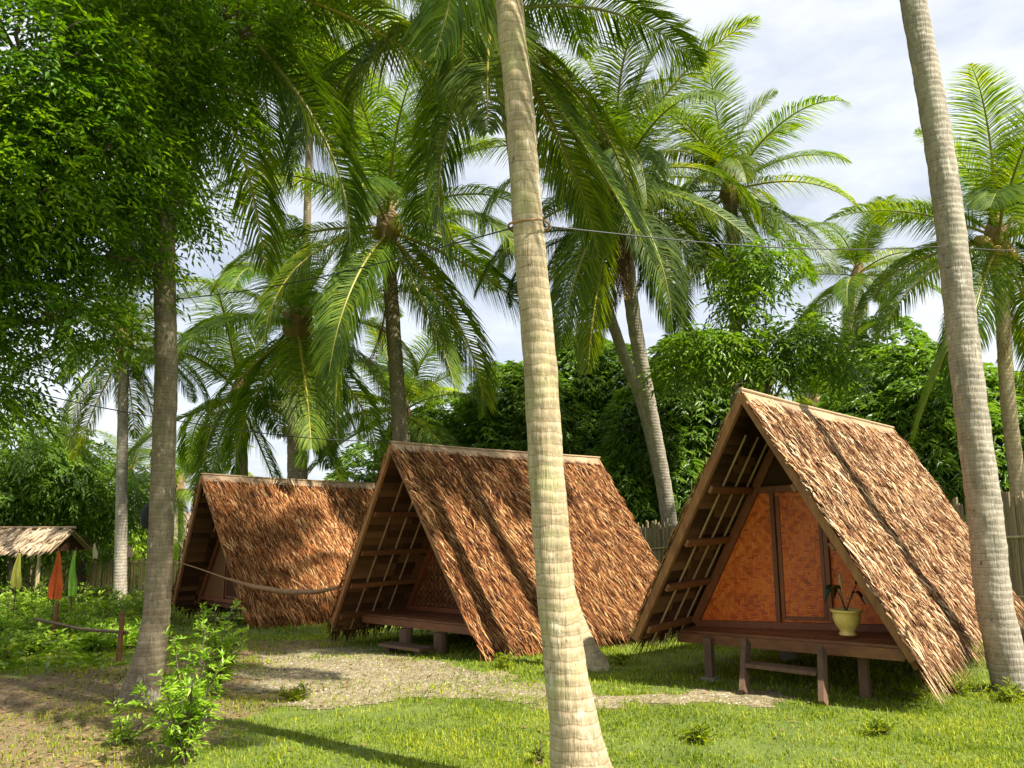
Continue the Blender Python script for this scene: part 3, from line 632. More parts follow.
def palm(label, trunk_px, d0, d1, r0, r1, nfr=22, scale=1., mat='trunk', seed=1, dead=0, nuts=0, tint=1., flare=1.6, frame_top=None, emin=0, emax=9, name='coconut_palm', group='coconut palms around the huts', worldtop=None, azs=None, avoid=False):
    """trunk_px: pixels from base (or base marker 'g') to crown; d0..d1 the depth at base and crown"""
    rd = random.Random(seed); n = len(trunk_px); W = []
    for i_, p in enumerate(trunk_px):
        t = i_/(n-1); d = d0+(d1-d0)*t
        if p[1] is None: w_ = gd(p[0], d)
        else: w_ = at(p[0], p[1], d)
        W.append(w_)
    if worldtop: W.append(Vector(worldtop))
    # smooth path
    segs = []; m = len(W)
    for i_ in range(m-1):
        p0 = W[max(i_-1,0)]; p1 = W[i_]; p2 = W[i_+1]; p3 = W[min(i_+2,m-1)]
        st = max(2, int((p2-p1).length/.045))
        for k in range(st):
            t = k/st; segs.append(.5*((2*p1)+(-p0+p2)*t+(2*p0-5*p1+4*p2-p3)*t*t+(-p0+3*p1-3*p2+p3)*t*t*t))
    segs.append(W[-1]); base = W[0].copy(); base.z = float(gz(base.x, base.y))
    root = empty(name, base); tag(root, label, 'palm tree', group)
    path = [Vector((0,0,-.15))+(segs[0]-base)*0]+[p-base for p in segs]
    Ltot = sum((path[i_+1]-path[i_]).length for i_ in range(len(path)-1)); s_ = 0; rad = []
    nxt = 0
    for i_, p in enumerate(path):
        if i_: s_ += (p-path[i_-1]).length
        t = s_/Ltot; r_ = r0+(r1-r0)*t**.75
        r_ *= 1+(flare-1)*math.exp(-s_/.32)
        if s_ > nxt: nxt = s_+rd.uniform(.06,.13)*max(1, r0/.15); r_ *= 1.01
        rad.append(r_)
    mb = MB(); mb.tube(path, rad, 20 if d0 < 12 else 12, 0, .5, wob=.022)
    tr = mb.build('trunk', M[mat], root, True)
    top = path[-1]; ax = (path[-1]-path[-4]).normalized()
    hb = MB(); hb.tube([top-ax*.45, top-ax*.1, top+ax*.25, top+ax*.6], [r1*1.05, r1*1.9, r1*1.5, r1*.4], 10, 0, .5, wob=.12); hb.build('crown_heart', M['heart'], root)
    tilt = Vector((0,0,1)).rotation_difference((ax+Vector((0,0,1.2))).normalized()).to_matrix().to_4x4()
    for k in range(nfr):
        u = k/(nfr-1) if nfr > 1 else 0; ei = emin+u**.85*(emax-emin)+rd.uniform(-.5,.5); ei = int(max(0, min(9, round(ei))))
        az = k*2.39996+rd.uniform(-.3,.3)+seed
        if azs and k < len(azs): az = R(azs[k])
        if avoid and math.sin(az) < -.25: az = -az
        key = (ei, rd.randint(0,1)); f = link('frond', FR[key]); f.parent = root
        sc_ = scale*rd.uniform(.86,1.08)*(.8 if ei == 0 else 1)
        f.matrix_local = Matrix.Translation(top+ax*(.25-.05*ei)*scale) @ tilt @ Matrix.Rotation(az, 4, 'Z') @ Matrix.Rotation(rd.uniform(-.25,.25), 4, 'X') @ Matrix.Diagonal((sc_,sc_*rd.choice((-1,1)),sc_,1))
        yl = rd.random(); old = max(0, (ei-5)/4)
        c = Vector((1,1,1)).lerp(Vector((1.75,1.35,.8)), yl*yl*.7+old*.35*rd.random()); g_ = rd.uniform(.8,1.2)*tint
        f.color = (c.x*g_, c.y*g_, c.z*g_, 1)
    for k in range(dead):
        f = link('dry_frond', FR[('dead', k % 2)]); f.parent = root; s2 = scale*rd.uniform(.6,1.0)
        f.matrix_local = Matrix.Translation(top-ax*.2) @ Matrix.Rotation(rd.uniform(0,6.28), 4, 'Z') @ Matrix.Rotation(R(22), 4, 'Y') @ Matrix.Diagonal((s2,s2,s2,1))
    for k in range(nuts):
        c = link('coconut', nut_me); c.parent = root; A_ = rd.uniform(0,6.28); rr = r1+.1+rd.uniform(0,.08); c.location = top+Vector((math.cos(A_)*rr, math.sin(A_)*rr, rd.uniform(-.35,.05))); c.rotation_euler = (rd.uniform(-.6,.6), rd.uniform(-.6,.6), 0); c.scale = (1,1,1.15)
    return root
palm('thick pale palm trunk with a carved mark in the centre foreground', [(583,None),(571,705),(557,600),(547,480),(540,364),(528,225),(519,100),(509,0),(499,-180)], 5.05, 5.0, .128, .075, 16, 1.0, 'trunk', 3, 0, 5, flare=2.25, worldtop=tuple(at(488,-430,5.1)))
palm('grey palm trunk leaning left at the right edge beside the near hut', [(1005,None),(994,601),(985,513),(973,424),(960,312),(948,208),(932,104),(913,0),(890,-130)], 8.35, 8.3, .178, .115, 18, 1., 'trunk_grey', 9, 0, 0, flare=1.15, worldtop=tuple(at(850,-420,8.4)))
palm('dark mossy palm trunk at the left above the bright green shrub', [(146,None),(154,634),(160,556),(164,440),(166,365),(164,240),(166,110),(176,-40)], 7.75, 8.3, .122, .1, 20, .95, 'trunk_dark', 21, 0, 0, flare=2.0, tint=1.0, avoid=True)
palm('palm whose trunk foot shows right behind the central trunk', [(592,None),(574,625),(560,570),(549,470),(540,364),(524,200),(492,14)], 9.9, 10.4, .14, .12, 21, .95, 'trunk', 33, 0, 4, tint=.85, flare=1.7, emin=1)
palm('slim palm with an open crown rising behind the middle hut', [(404,None),(400,440),(394,340),(390,280),(387,226)], 18, 18, .2, .16, 23, 1.15, 'trunk_dark', 41, 2, 3, tint=1.0)
palm('low bushy palm with yellow green drooping fronds behind the farthest hut', [(300,None),(297,440),(297,380),(298,325)], 19.5, 19.5, .28, .22, 22, 1.0, 'trunk_dark', 52, 2, 0, tint=1.3)
palm('curved pale palm trunk between the middle and near huts', [(680,None),(666,500),(648,400),(634,320),(626,250),(620,180)], 21, 17.5, .22, .16, 26, 1.1, 'trunk_grey', 63, 11, 8, tint=.9)
palm('slender leaning palm beside the curved pale trunk', [(690,None),(668,520),(645,415),(620,345),(600,282),(594,235)], 22.5, 19, .17, .13, 15, .8, 'trunk_grey', 64, 7, 0, tint=.8)
palm('tall palm with a tidy crown right of centre above the near hut', [(738,None),(737,400),(735,300),(733,240),(730,190)], 20, 20, .2, .15, 22, .88, 'trunk_dark', 75, 9, 3, tint=1.)
palm('small distant palm behind the far treetops right of centre', [(832,None),(838,400),(848,320),(857,275)], 27, 27, .16, .12, 18, .85, 'trunk_grey', 86, 0, 0, tint=1.)
palm('palm at the right edge with drooping yellow green fronds', [(1026,None),(1018,490),(1008,400),(1003,320),(997,240)], 14.6, 14.4, .14, .12, 22, .88, 'trunk', 97, 1, 6, tint=1.05)
palm('low young palm just above the near hut ridge', [(800,None),(806,470),(812,410)], 24, 24, .18, .14, 14, .8, 'trunk', 108, 0, 0, tint=1.25, emax=7)
palm('thin palm standing behind the low bamboo fence at the left', [(121,None),(121,540),(122,470),(124,345)], 19, 19, .15, .11, 18, .68, 'trunk_grey', 119, 1, 0, tint=.85)
palm('tiny far palm left of the dark mossy trunk', [(128,None),(129,520),(130,478)], 33, 33, .13, .1, 14, .8, 'trunk_grey', 120, 0, 0)
palm('far palm seen between the mossy trunk and the farthest hut', [(182,None),(181,540),(180,490)], 31, 31, .13, .1, 14, .8, 'trunk_grey', 131, 0, 0, tint=1.1)
palm('palm with fronds hanging over the left end of the farthest hut', [(240,None),(242,480),(240,395)], 23, 23, .2, .16, 18, 1.05, 'trunk', 142, 0, 0, tint=1.15)
palm('low palm with arched pale fronds behind the middle hut ridge', [(420,None),(412,500),(402,412)], 25, 25, .18, .15, 18, .95, 'trunk', 153, 0, 0, tint=1.25, emax=7)
palm('palm crown high above the farthest hut', [(298,None),(304,330),(310,120),(312,20)], 22, 21, .13, .1, 22, 1.15, 'trunk_dark', 164, 2, 0, tint=.95)

# ------------------------------------------------------------------ broadleaf trees
def sprays(centres, n, leaf_len, leaf_w, twig=.45, per=9, seed=0, shell=.55, droop=.5, flat=.35, jit=.18):
    """leafy twigs through a set of ellipsoids (c, r): returns leaf arrays"""
    r = np.random.default_rng(seed); P = []; D = []; N_ = []; tone = []
    vol = np.array([a_[1][0]*a_[1][1]*a_[1][2] for a_ in centres])**.75; vol = vol/vol.sum()
    for (c, rr), fr in zip(centres, vol):
        k = max(4, int(n*fr)); u = norm(r.normal(size=(k,3))); q = (shell+(1-shell)*r.random(k)**.6)[:,None]
        lump = 1+.18*np.sin(u[:,:1]*7+seed)*np.sin(u[:,1:2]*6)*np.cos(u[:,2:]*5)
        base = np.array(c)+u*q*lump*np.array(rr)
        dir_ = norm(u*np.array([1,1,flat])+r.normal(0,.35,(k,3))+np.array([0,0,-droop*.4]))
        side = norm(np.cross(dir_, np.array([0,0,1.])+r.normal(0,.3,(k,3)))); up = np.cross(side, dir_)
        up = np.where(up[:,2:] < 0, -up, up)
        for j in range(per):
            t = (j+.6)/per; sg = 1 if j % 2 else -1
            p = base+dir_*twig*t+np.array([0,0,-1.])*droop*twig*t*t
            d = norm(dir_*.75+side*sg*(.9 if j < per-1 else 0)+np.array([0,0,-1.])*droop*.5+r.normal(0,jit,(k,3)))
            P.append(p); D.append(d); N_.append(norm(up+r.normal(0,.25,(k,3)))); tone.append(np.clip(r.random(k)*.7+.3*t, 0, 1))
    P = np.concatenate(P); n_ = len(P)
    return P, np.concatenate(D), np.concatenate(N_), r.uniform(.5,1.35,n_)*leaf_len, r.uniform(.8,1.2,n_)*leaf_w, np.concatenate(tone)
def limb(mb, p, q, r0, r1, n=6, sag=.15, seed=0):
    p = Vector(p); q = Vector(q); rd = random.Random(seed); L = (q-p).length; pts = []
    for k in range(n+1):
        t = k/n; pts.append(p.lerp(q, t)+Vector((rd.uniform(-1,1), rd.uniform(-1,1), rd.uniform(-.6,.6)+1.2*math.sin(math.pi*t)))*L*sag*.35*math.sin(math.pi*t))
    mb.tube(pts, [r0+(r1-r0)*k/n for k in range(n+1)], 8, 0, .5)
def tree(name, label, base, trunk_top, r0, blobs, mat, n, ll, lw, seed, cat='tree', group=None, **kw):
    base = Vector(base); root = empty(name, base); tag(root, label, cat, group)
    mb = MB(); tt = Vector(trunk_top); limb(mb, (0,0,-.1), tt-base, r0, r0*.7, 8, .12, seed); mb.build('trunk', M['bark'], root, True)
    rd = random.Random(seed); mb = MB()
    for k, (c, rr) in enumerate(blobs):
        limb(mb, tt-base+Vector((0,0,-.1)), Vector(c)-base+Vector((0,0,-rr[2]*.2)), r0*.45, r0*.1, 6, .3, seed+k)
        for j in range(5):
            A_ = rd.uniform(0,6.28); e_ = Vector((math.cos(A_)*rr[0]*.8, math.sin(A_)*rr[1]*.8, rd.uniform(-.4,.7)*rr[2])); limb(mb, Vector(c)-base+Vector((0,0,-rr[2]*.2)), Vector(c)-base+e_, r0*.1, r0*.03, 4, .3, seed+k*7+j)
    mb.build('branches', M['bark'], root, True)
    P, D, N_, Ln, Wd, tone = sprays([(tuple(Vector(c)-base), rr) for c, rr in blobs], n, ll, lw, seed=seed, **kw)
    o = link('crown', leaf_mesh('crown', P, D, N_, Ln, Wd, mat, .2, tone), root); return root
# big feathery tree whose branches fill the upper left
def bl(px, py, d, rx, ry, rz): p = at(px, py, d); return (tuple(p), (rx, ry, rz))
LB = [bl(30,60,6.6,.85,.9,.75), bl(-60,150,6.4,1,1,1), bl(90,150,7.,.65,.8,.6), bl(60,315,7.4,.55,.8,.32), bl(-20,260,6.9,.7,.8,.5), bl(140,60,7.6,.7,.8,.6), bl(195,105,8.2,.48,.6,.5), bl(172,200,8.,.4,.5,.36),
      bl(240,30,8.4,.6,.7,.4), bl(115,250,7.7,.5,.6,.35), bl(-40,370,7.2,.6,.8,.5), bl(20,195,6.6,.5,.6,.35), bl(290,-15,8.8,.5,.6,.3), bl(100,-40,7,.9,.9,.6)]
tb = gd(-150, 8.2)
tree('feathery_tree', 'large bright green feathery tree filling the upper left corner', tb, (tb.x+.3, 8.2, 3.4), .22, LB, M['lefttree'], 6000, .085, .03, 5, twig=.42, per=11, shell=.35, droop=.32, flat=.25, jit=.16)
# leafy trees beyond the left fence
def lefty(px, py, d, r_, lab, seed, n=1500, mat='midtree', ll=.17, low=.75):
    c = at(px, py, d); b_ = gd(px, d); zt = b_.z+max(.6, (c.z-b_.z)*.55)
    bls = [(tuple(c), (r_, r_*.9, r_*.75)), (tuple(c+Vector((r_*.75,0,-r_*.25))), (r_*.6,r_*.6,r_*.5)), (tuple(c+Vector((-r_*.8,0,-r_*.1))), (r_*.65,r_*.6,r_*.5)), (tuple(c+Vector((0,-r_*.3,-r_*low))), (r_*.85,r_*.6,r_*.5))]
    tree('leafy_tree', lab, b_, (b_.x, b_.y, zt), .12, bls, M[mat], n, ll, ll*.33, seed, group='leafy trees beyond the left fence', twig=.4, per=9, shell=.3)
lefty(10,455,23,2.1, 'dark leafy tree hanging over the straw roof at the left', 11, 2000, 'mango', .2, .5)
lefty(80,488,24,1.7, 'leafy tree between the straw roof and thin palm', 12, 1300)
lefty(-40,520,24,2.2, 'tree at the far left edge behind the straw roof', 13, 1300)
lefty(98,540,30,1.7, 'small far tree above the low bamboo fence', 14, 1000, 'garden', .22)
lefty(150,560,34,1.6, 'pale far tree right of the thin palm', 15, 900, 'garden', .22)
lefty(45,545,34,2.4, 'far tree in the haze of leaves above the straw roof', 16, 1100, 'midtree', .22)
# mango trees: dense crowns of drooping leaf rosettes
def mango(px, ytop, d, rx, lab, seed, n=4600):
    b_ = gd(px, d); top = at(px, ytop, d).z; h = top-b_.z; r = np.random.default_rng(seed); c0 = Vector((b_.x, b_.y, b_.z+h*.52)); bls = []
    for k in range(11):
        u = norm(r.normal(size=3)); u[1] = -abs(u[1])*.8; f = (.55, .5, .62)
        bls.append(((c0.x+u[0]*rx*f[0], c0.y+u[1]*rx*f[1], max(b_.z+.7, c0.z+u[2]*h*.5*f[2])), (rx*.5, rx*.5, h*.21)))
    bls += [((c0.x, c0.y, c0.z+h*.24), (rx*.62, rx*.55, h*.25)), ((c0.x,c0.y,c0.z-h*.1),(rx*.9,rx*.7,h*.36))]
    root = empty('mango_tree', b_); tag(root, lab, 'tree', 'dense dark mango trees behind the bamboo fence')
    mb = MB(); limb(mb, (0,0,-.1), (0,0,h*.4), .3, .2, 6, .1, seed); mb.build('trunk', M['bark'], root, True)
    mb = MB(); [limb(mb, (0,0,h*.35), Vector(c)-b_, .12, .04, 5, .2, seed+k) for k, (c, rr) in enumerate(bls)]; mb.build('branches', M['bark'], root, True)
    P = []; D = []; Nn = []; tn = []
    vol = np.array([a_[1][0]*a_[1][2] for a_ in bls]); vol /= vol.sum()
    for (c, rr), fr in zip(bls, vol):
        k = int(n*fr); u = norm(r.normal(size=(k,3))); u[:,1] = np.where(u[:,1] > .35, -u[:,1], u[:,1])
        q = (.86+.16*r.random(k)**.7)[:,None]; base = np.array(c)-np.array(b_)+u*q*np.array(rr)
        tone = r.random(k)**1.2
        for j in range(9):
            A_ = r.uniform(0, 6.28, k); e = r.uniform(-.7,.3,k); d = norm(np.stack([np.cos(A_), np.sin(A_), e], 1)+u*.35)
            P.append(base+r.normal(0,.03,(k,3))); D.append(d); Nn.append(norm(u+np.array([0,0,.8])+r.normal(0,.3,(k,3)))); tn.append(np.clip(tone*.7+r.random(k)*.3,0,1))
    P = np.concatenate(P); m_ = len(P)
    link('crown', leaf_mesh('crown', P, np.concatenate(D), np.concatenate(Nn), r.uniform(.17,.3,m_), r.uniform(.04,.06,m_), M['mango'], .35, np.concatenate(tn)), root)
mango(450, 398, 27, 2.6, 'mango tree just behind the middle hut ridge', 201)
mango(520, 365, 25, 2.5, 'mango tree seen left of the central trunk', 202)
mango(595, 340, 26, 3.0, 'large mango tree seen right of the central trunk', 203, 6000)
mango(700, 338, 24, 3.0, 'large mango tree left of the near hut apex', 204, 6000)
mango(650, 385, 23, 2.0, 'low mango tree behind the curved pale palm', 205)
mango(765, 420, 27, 2.0, 'mango tree hidden behind the near hut apex', 206, 2500)
mango(870, 395, 20, 2.0, 'mango tree above the back of the near hut ridge', 207)
mango(935, 345, 19, 2.4, 'mango tree behind the leaning right trunk', 208, 5600)
mango(1040, 375, 18.5, 2.1, 'mango tree at the right edge above the fence', 209)
mango(905, 318, 26, 2.6, 'tall back mango tree at the right', 210)
mango(370, 445, 30, 2.4, 'mango tree seen between the far and middle huts', 211, 1600)
# lighter young tree between crown of the tall palm and near hut
c = [bl(762,262,16.5,.85,.7,.45), bl(715,345,16.5,.9,.7,.42), bl(800,335,16.5,.95,.7,.45), bl(740,300,16.5,.5,.5,.35), bl(770,365,16.4,.8,.6,.3), bl(680,372,16.6,.5,.5,.25), bl(835,365,16.6,.45,.5,.3)]
b_ = gd(765, 16.5); tree('young_leafy_tree', 'light green young tree standing just behind the near hut apex', b_, at(765, 400, 16.5), .08, c, M['midtree'], 1000, .17, .05, 77, twig=.45, per=9, shell=.1, droop=.5)

# ------------------------------------------------------------------ fences
def fence(name, label, A, B, hA, hB, mat, pitch, w, rails, seed, thick=.02, lean=.02, postmat='bamboo_dark', every=2.2):
    rd = random.Random(seed); A = Vector((A[0], A[1], 0)); B = Vector((B[0], B[1], 0)); L = (B-A).length; d = (B-A).normalized(); nrm = Vector((d.y, -d.x, 0))
    if nrm.y > 0: nrm = -nrm
    o = A.copy(); o.z = float(gz(A.x, A.y)); root = empty(name, o); tag(root, label, 'fence')
    def P(s, h, off=0): q = A+d*s+nrm*off; return Vector((q.x, q.y, float(gz(q.x, q.y))+h))-o
    mb = MB(); s = 0
    while s < L:
        t = s/L; h = hA+(hB-hA)*t; hh = h*rd.uniform(.93,1.04); le = rd.gauss(0, lean); ww = w*rd.uniform(.7,1.2)
        k = 5; pts = [P(s+le*q/k*2, -.1+(hh+.1)*q/k, rd.uniform(-.006,.006)) for q in range(k+1)]
        mb.tube(pts, [ww/2*rd.uniform(.9,1.1) for _ in pts], 6, 0, rd.random(), True); s += pitch*rd.uniform(.75,1.25)
    mb.build('paling', M[mat], root)
    for f in rails:
        mb = MB(); n = int(L/.8)+2; mb.tube([P(L*q/n, (hA+(hB-hA)*q/n)*f+rd.uniform(-.02,.02), .05) for q in range(n+1)], .022, 7, 0, .8); mb.build('rail', M['bamboo'], root, True)
    s = .3
    while s < L:
        mb = MB(); h = hA+(hB-hA)*s/L; mb.tube([P(s,-.2,-.06), P(s,h*1.0,-.06)], .045, 8, 0, .3); mb.build('post', M[postmat], root); s += every
    return root
fence('bamboo_fence', 'tall bamboo pole fence running behind the huts on the right', (10.9,9.3), (1.2,22.8), 2.3, 2.15, 'bamboo_dark', .046, .05, (.3,.72), 5, lean=.007)
fence('bamboo_fence', 'low split bamboo fence with rails at the far left', (-9.4,24.5), (-17.5,24), 1.3, 1.3, 'bamboo_gold', .085, .075, (.35,.93), 6, every=2.)
# low rail barrier in the garden
def rail_post(px, pyb, h, rad=.03): p = gp(px, pyb); return p
pA = gp(118, 664); pB = gd(57, 12.5)
root = empty('rail_barrier', pA); tag(root, 'low wooden rail on two posts by the left garden bed', 'rail')
for p, h in ((pA, .62), (pB, .62)):
    mb = MB(); mb.tube([p-pA+Vector((0,0,-.1)), p-pA+Vector((.01,0,h))], [.035,.03], 8, 0, .4); mb.build('post', M['beam'], root)
mb = MB(); mb.tube([Vector((.1,-.03,.38)), (pB-pA)*.5+Vector((0,-.04,.33)), pB-pA+Vector((-.3,-.04,.4))], .02, 7, 0, .3); mb.build('rail', M['stilt'], root)

# ------------------------------------------------------------------ straw roofed stall and far buildings
def stall(label, x0, x1, y, depth, zr, ze, seed, thatch='thatch_straw', posts=True):
    rd = random.Random(seed); zb = float(gz(x1, y)); root = empty('thatched_shelter', (x1, y, zb)); tag(root, label, 'shelter', 'straw roofed shelters')
    L = x1-x0; H = zr-ze; n = 1500
    for side in (-1, 1):
        mb = MB()
        for k in range(n):
            f = rd.random()**.9; u = -rd.random()*L; dn = Vector((0, side*depth/2, -H)); p = Vector((u+rd.uniform(-.02,.02), side*depth/2*f, zr-zb-H*f+.05+rd.uniform(0,.03)))
            d = (dn.normalized()+Vector((rd.gauss(0,.16),0,0))).normalized()*rd.uniform(.25,.5); w = rd.uniform(.015,.04)
            mb.add([p+Vector((-w,0,0)), p+Vector((w,0,0)), p+d+Vector((0,0,.02))], [(0,1,2)], 0)
        mb.add([(0,0,zr-zb),(0,side*depth/2,ze-zb),(-L,side*depth/2,ze-zb),(-L,0,zr-zb),(0,0,zr-zb-.04),(0,side*depth/2,ze-zb-.04),(-L,side*depth/2,ze-zb-.04),(-L,0,zr-zb-.04)], [(0,1,2,3),(4,5,6,7),(0,1,5,4),(3,2,6,7)], 0, .4)
        mb.build('thatch_slope', M[thatch], root)
    mb = MB(); mb.tube([(.05,0,zr-zb+.06),(-L,0,zr-zb+.06)], .03, 7); mb.build('ridge_pole', M['ridge'], root)
    mb = MB(); mb.add([(-.12,-depth/2+.1,ze-zb),(-.12,depth/2-.1,ze-zb),(-.12,0,zr-zb-.05)], [(0,1,2)], 0, .1); mb.build('gable', M['under'], root)
    for u in (-.35, -L*.5, -L+.3):
        for v in (-depth/2+.2, depth/2-.2):
            mb = MB(); q = gz(x1+u, y+v)-zb; mb.tube([(u,v,float(q)-.1),(u,v,ze-zb+.12)], .045, 7, 0, .4); mb.build('post', M['bamboo'], root)
p = at(74, 530, 20); e = at(74, 552, 19.2)
stall('straw roofed shelter at the left edge behind small flags', p.x-5.5, p.x, 20, 1.9, p.z, e.z, 3)
p = at(20, 518, 26); stall('second straw shelter just visible behind the first one', p.x-5, p.x+.2, 26, 2.6, p.z, p.z-.9, 4)
b_ = gd(150, 36); root = empty('far_building', b_); tag(root, 'far pale house with faded roof left of the mossy trunk', 'building')
mb = MB(); mb.box((-1.1,0,0), (3.2,3,2.1)); mb.build('wall', M['plaster'], root)
mb = MB(); mb.add([(-1.5,-.5,1.9),(3.6,-.5,1.9),(3.0,1.5,3.3),(-.9,1.5,3.3),(-1.5,3.5,1.9),(3.6,3.5,1.9),(-1.5,-.5,1.8),(3.6,-.5,1.8),(3.6,3.5,1.8),(-1.5,3.5,1.8)], [(0,1,2,3),(3,2,5,4),(0,3,4),(1,5,2),(6,7,1,0),(7,8,5,1),(8,9,4,5),(9,6,0,4),(9,8,7,6)]); mb.build('roof', M['pinkroof'], root)
for u in (-.7, .7):
    mb = MB(); mb.box((u,-.03,.9), (u+.6,.02,1.6)); w_ = mb.build('window', M['black'], root)
    mb = MB(); mb.box((u-.07,-.05,.83), (u,.0,1.67)); mb.box((u+.6,-.05,.83), (u+.67,.0,1.67)); mb.box((u,-.05,1.6), (u+.6,.0,1.67)); mb.box((u,-.05,.83), (u+.6,.0,.9)); mb.build('frame', M['bamboo'], w_)
# ------------------------------------------------------------------ flags
def flag(px, pyt, pyb, d, w, mat, lab, seed):
    """a pennant hanging limp from a thin stick planted in the garden"""
    top = at(px, pyt, d); bot = at(px, pyb, d); g = gd(px, d); h = top.z-bot.z; rd = random.Random(seed); root = empty('garden_flag', g); tag(root, lab, 'flag', 'limp cloth flags on sticks in the left garden')
    mb = MB(); mb.tube([Vector((0,.02,-.1)), Vector((0,.02,top.z-g.z+.06))], .011, 6); mb.build('stick', M['stilt'], root)
    mb = MB(); nx_, nz_ = 8, 10; vs = []
    for j in range(nz_+1):
        t = j/nz_; ww = w*(.18+.82*min(1, t*1.35))*(1 if t < .75 else 1-.9*(t-.75))
        for i2 in range(nx_+1):
            s_ = i2/nx_-.35; vs.append((s_*ww+.02*math.sin(t*5+seed), .035*math.sin(i2*1.5+seed+t*2)*(.4+t)-.02, top.z-g.z-h*t-(.1*h*abs(s_)*t)))
    fs = [(j*(nx_+1)+i2, j*(nx_+1)+i2+1, (j+1)*(nx_+1)+i2+1, (j+1)*(nx_+1)+i2) for j in range(nz_) for i2 in range(nx_)]
    mb.add(vs, fs, 0, .5); mb.build('cloth', M[mat], root, True)
flag(53, 551, 598, 14.5, .26, 'orange', 'orange cloth flag hanging below the straw roof', 1)
flag(14, 553, 587, 15.2, .2, 'yellow', 'pale yellow flag at the far left', 2)
flag(71, 551, 595, 14.8, .15, 'lime', 'lime green flag right of the orange one', 3)
flag(91, 543, 558, 20, .14, 'cream', 'small cream flag over the low bamboo fence', 4)
flag(126, 545, 557, 20.5, .17, 'pale', 'small peach flag next to the thin palm', 5)

# ------------------------------------------------------------------ pole, disc, hammock, cable
b_ = gd(150, 8.9); root = empty('utility_pole', b_); tag(root, 'slim pale grey pole standing just behind the mossy trunk', 'pole')
tp = at(151, 405, 8.9); mb = MB(); mb.tube([(0,0,-.1),(0,0,tp.z-b_.z)], [.045,.04], 12, 0, .5); mb.build('shaft', M['greypole'], root, True)
mb = MB(); mb.lathe([(0,.03),(.03,.028),(.045,.0)], 12, 0, (0,0,tp.z-b_.z)); mb.build('cap', M['greypole'], root)
dp = at(151, 514, 8.35); root = empty('round_disc', dp); tag(root, 'round black metal dish fixed behind the mossy palm trunk', 'dish')
mb = MB(); prof = [(0,.06),(.06,.055),(.11,.035),(.15,.0),(.155,-.01),(.14,-.005),(.1,.02),(0,.045)]
mb.lathe(prof, 28); dsh = mb.build('dish', M['black'], root, True); dsh.rotation_euler = (R(78), 0, R(-25))
mb = MB(); mb.tube([(0,.03,0),(.04,.12,-.02)], .015, 8); mb.build('bracket', M['black'], root)
# hammock
pa = at(172, 560, 15.8); pb = at(347, 588, 12.6); root = empty('hammock', pa); tag(root, 'rolled brown hammock slung in front of the farthest hut', 'hammock')
pxs = [(172,560),(200,569),(225,578),(255,587),(285,592),(315,592),(345,586)]; W_ = [at(x, y, 15.8+(12.6-15.8)*((x-172)/173))-pa for x, y in pxs]
mb = MB(); mb.tube(W_[0:3], [.009,.01,.014], 6); mb.build('rope', M['rope'], root); mb = MB()
pts = W_[2:7]; fine = []
for i_ in range(len(pts)-1):
    for k in range(5): fine.append(pts[i_].lerp(pts[i_+1], k/5))
fine.append(pts[-1]); nn_ = len(fine); mb.tube(fine, [.014+.032*math.sin(math.pi*min(1,(k+1)/nn_*.95)) for k in range(nn_)], 10, 0, .5, wob=.1); mb.build('cloth_roll', M['rope'], root, True)
# overhead cable passing the central trunk
def cable(name, pts, lab, r_=.007):
    o = pts[0]; n = []; 
    for a_, b2 in zip(pts[:-1], pts[1:]):
        for k in range(12):
            t = k/12; q = a_.lerp(b2, t); q.z -= .16*(a_-b2).length/5*math.sin(math.pi*t)*.5; n.append(q-o)
    n.append(pts[-1]-o); mb = MB(); mb.tube(n, r_, 5, 0, .5); ob = mb.build(name, M['cable'], None); ob.location = o; tag(ob, lab, 'cable'); return ob
cable('overhead_cable', [at(168, 300, 8.3), at(512, 228, 5.0), at(545, 226, 5.0), at(950, 246, 8.25), at(1060, 248, 9.5)], 'thin cable strung across the sky past the central trunk', .0055)
mb = MB(); c_ = at(529, 227, 5.0); mb.tube([(math.cos(t/16*6.283)*.137, math.sin(t/16*6.283)*.137, .008*math.sin(t)) for t in range(17)], .008, 6)
tw = mb.build('wire_tie', M['rope'], None); tw.location = c_; tag(tw, 'rusty wire loop tied round the central palm trunk', 'wire')
cable('second_cable', [at(-40, 372, 8.6), at(160, 418, 8.2), at(392, 442, 11.4)], 'low thin cable from the left tree to the middle hut', .006)

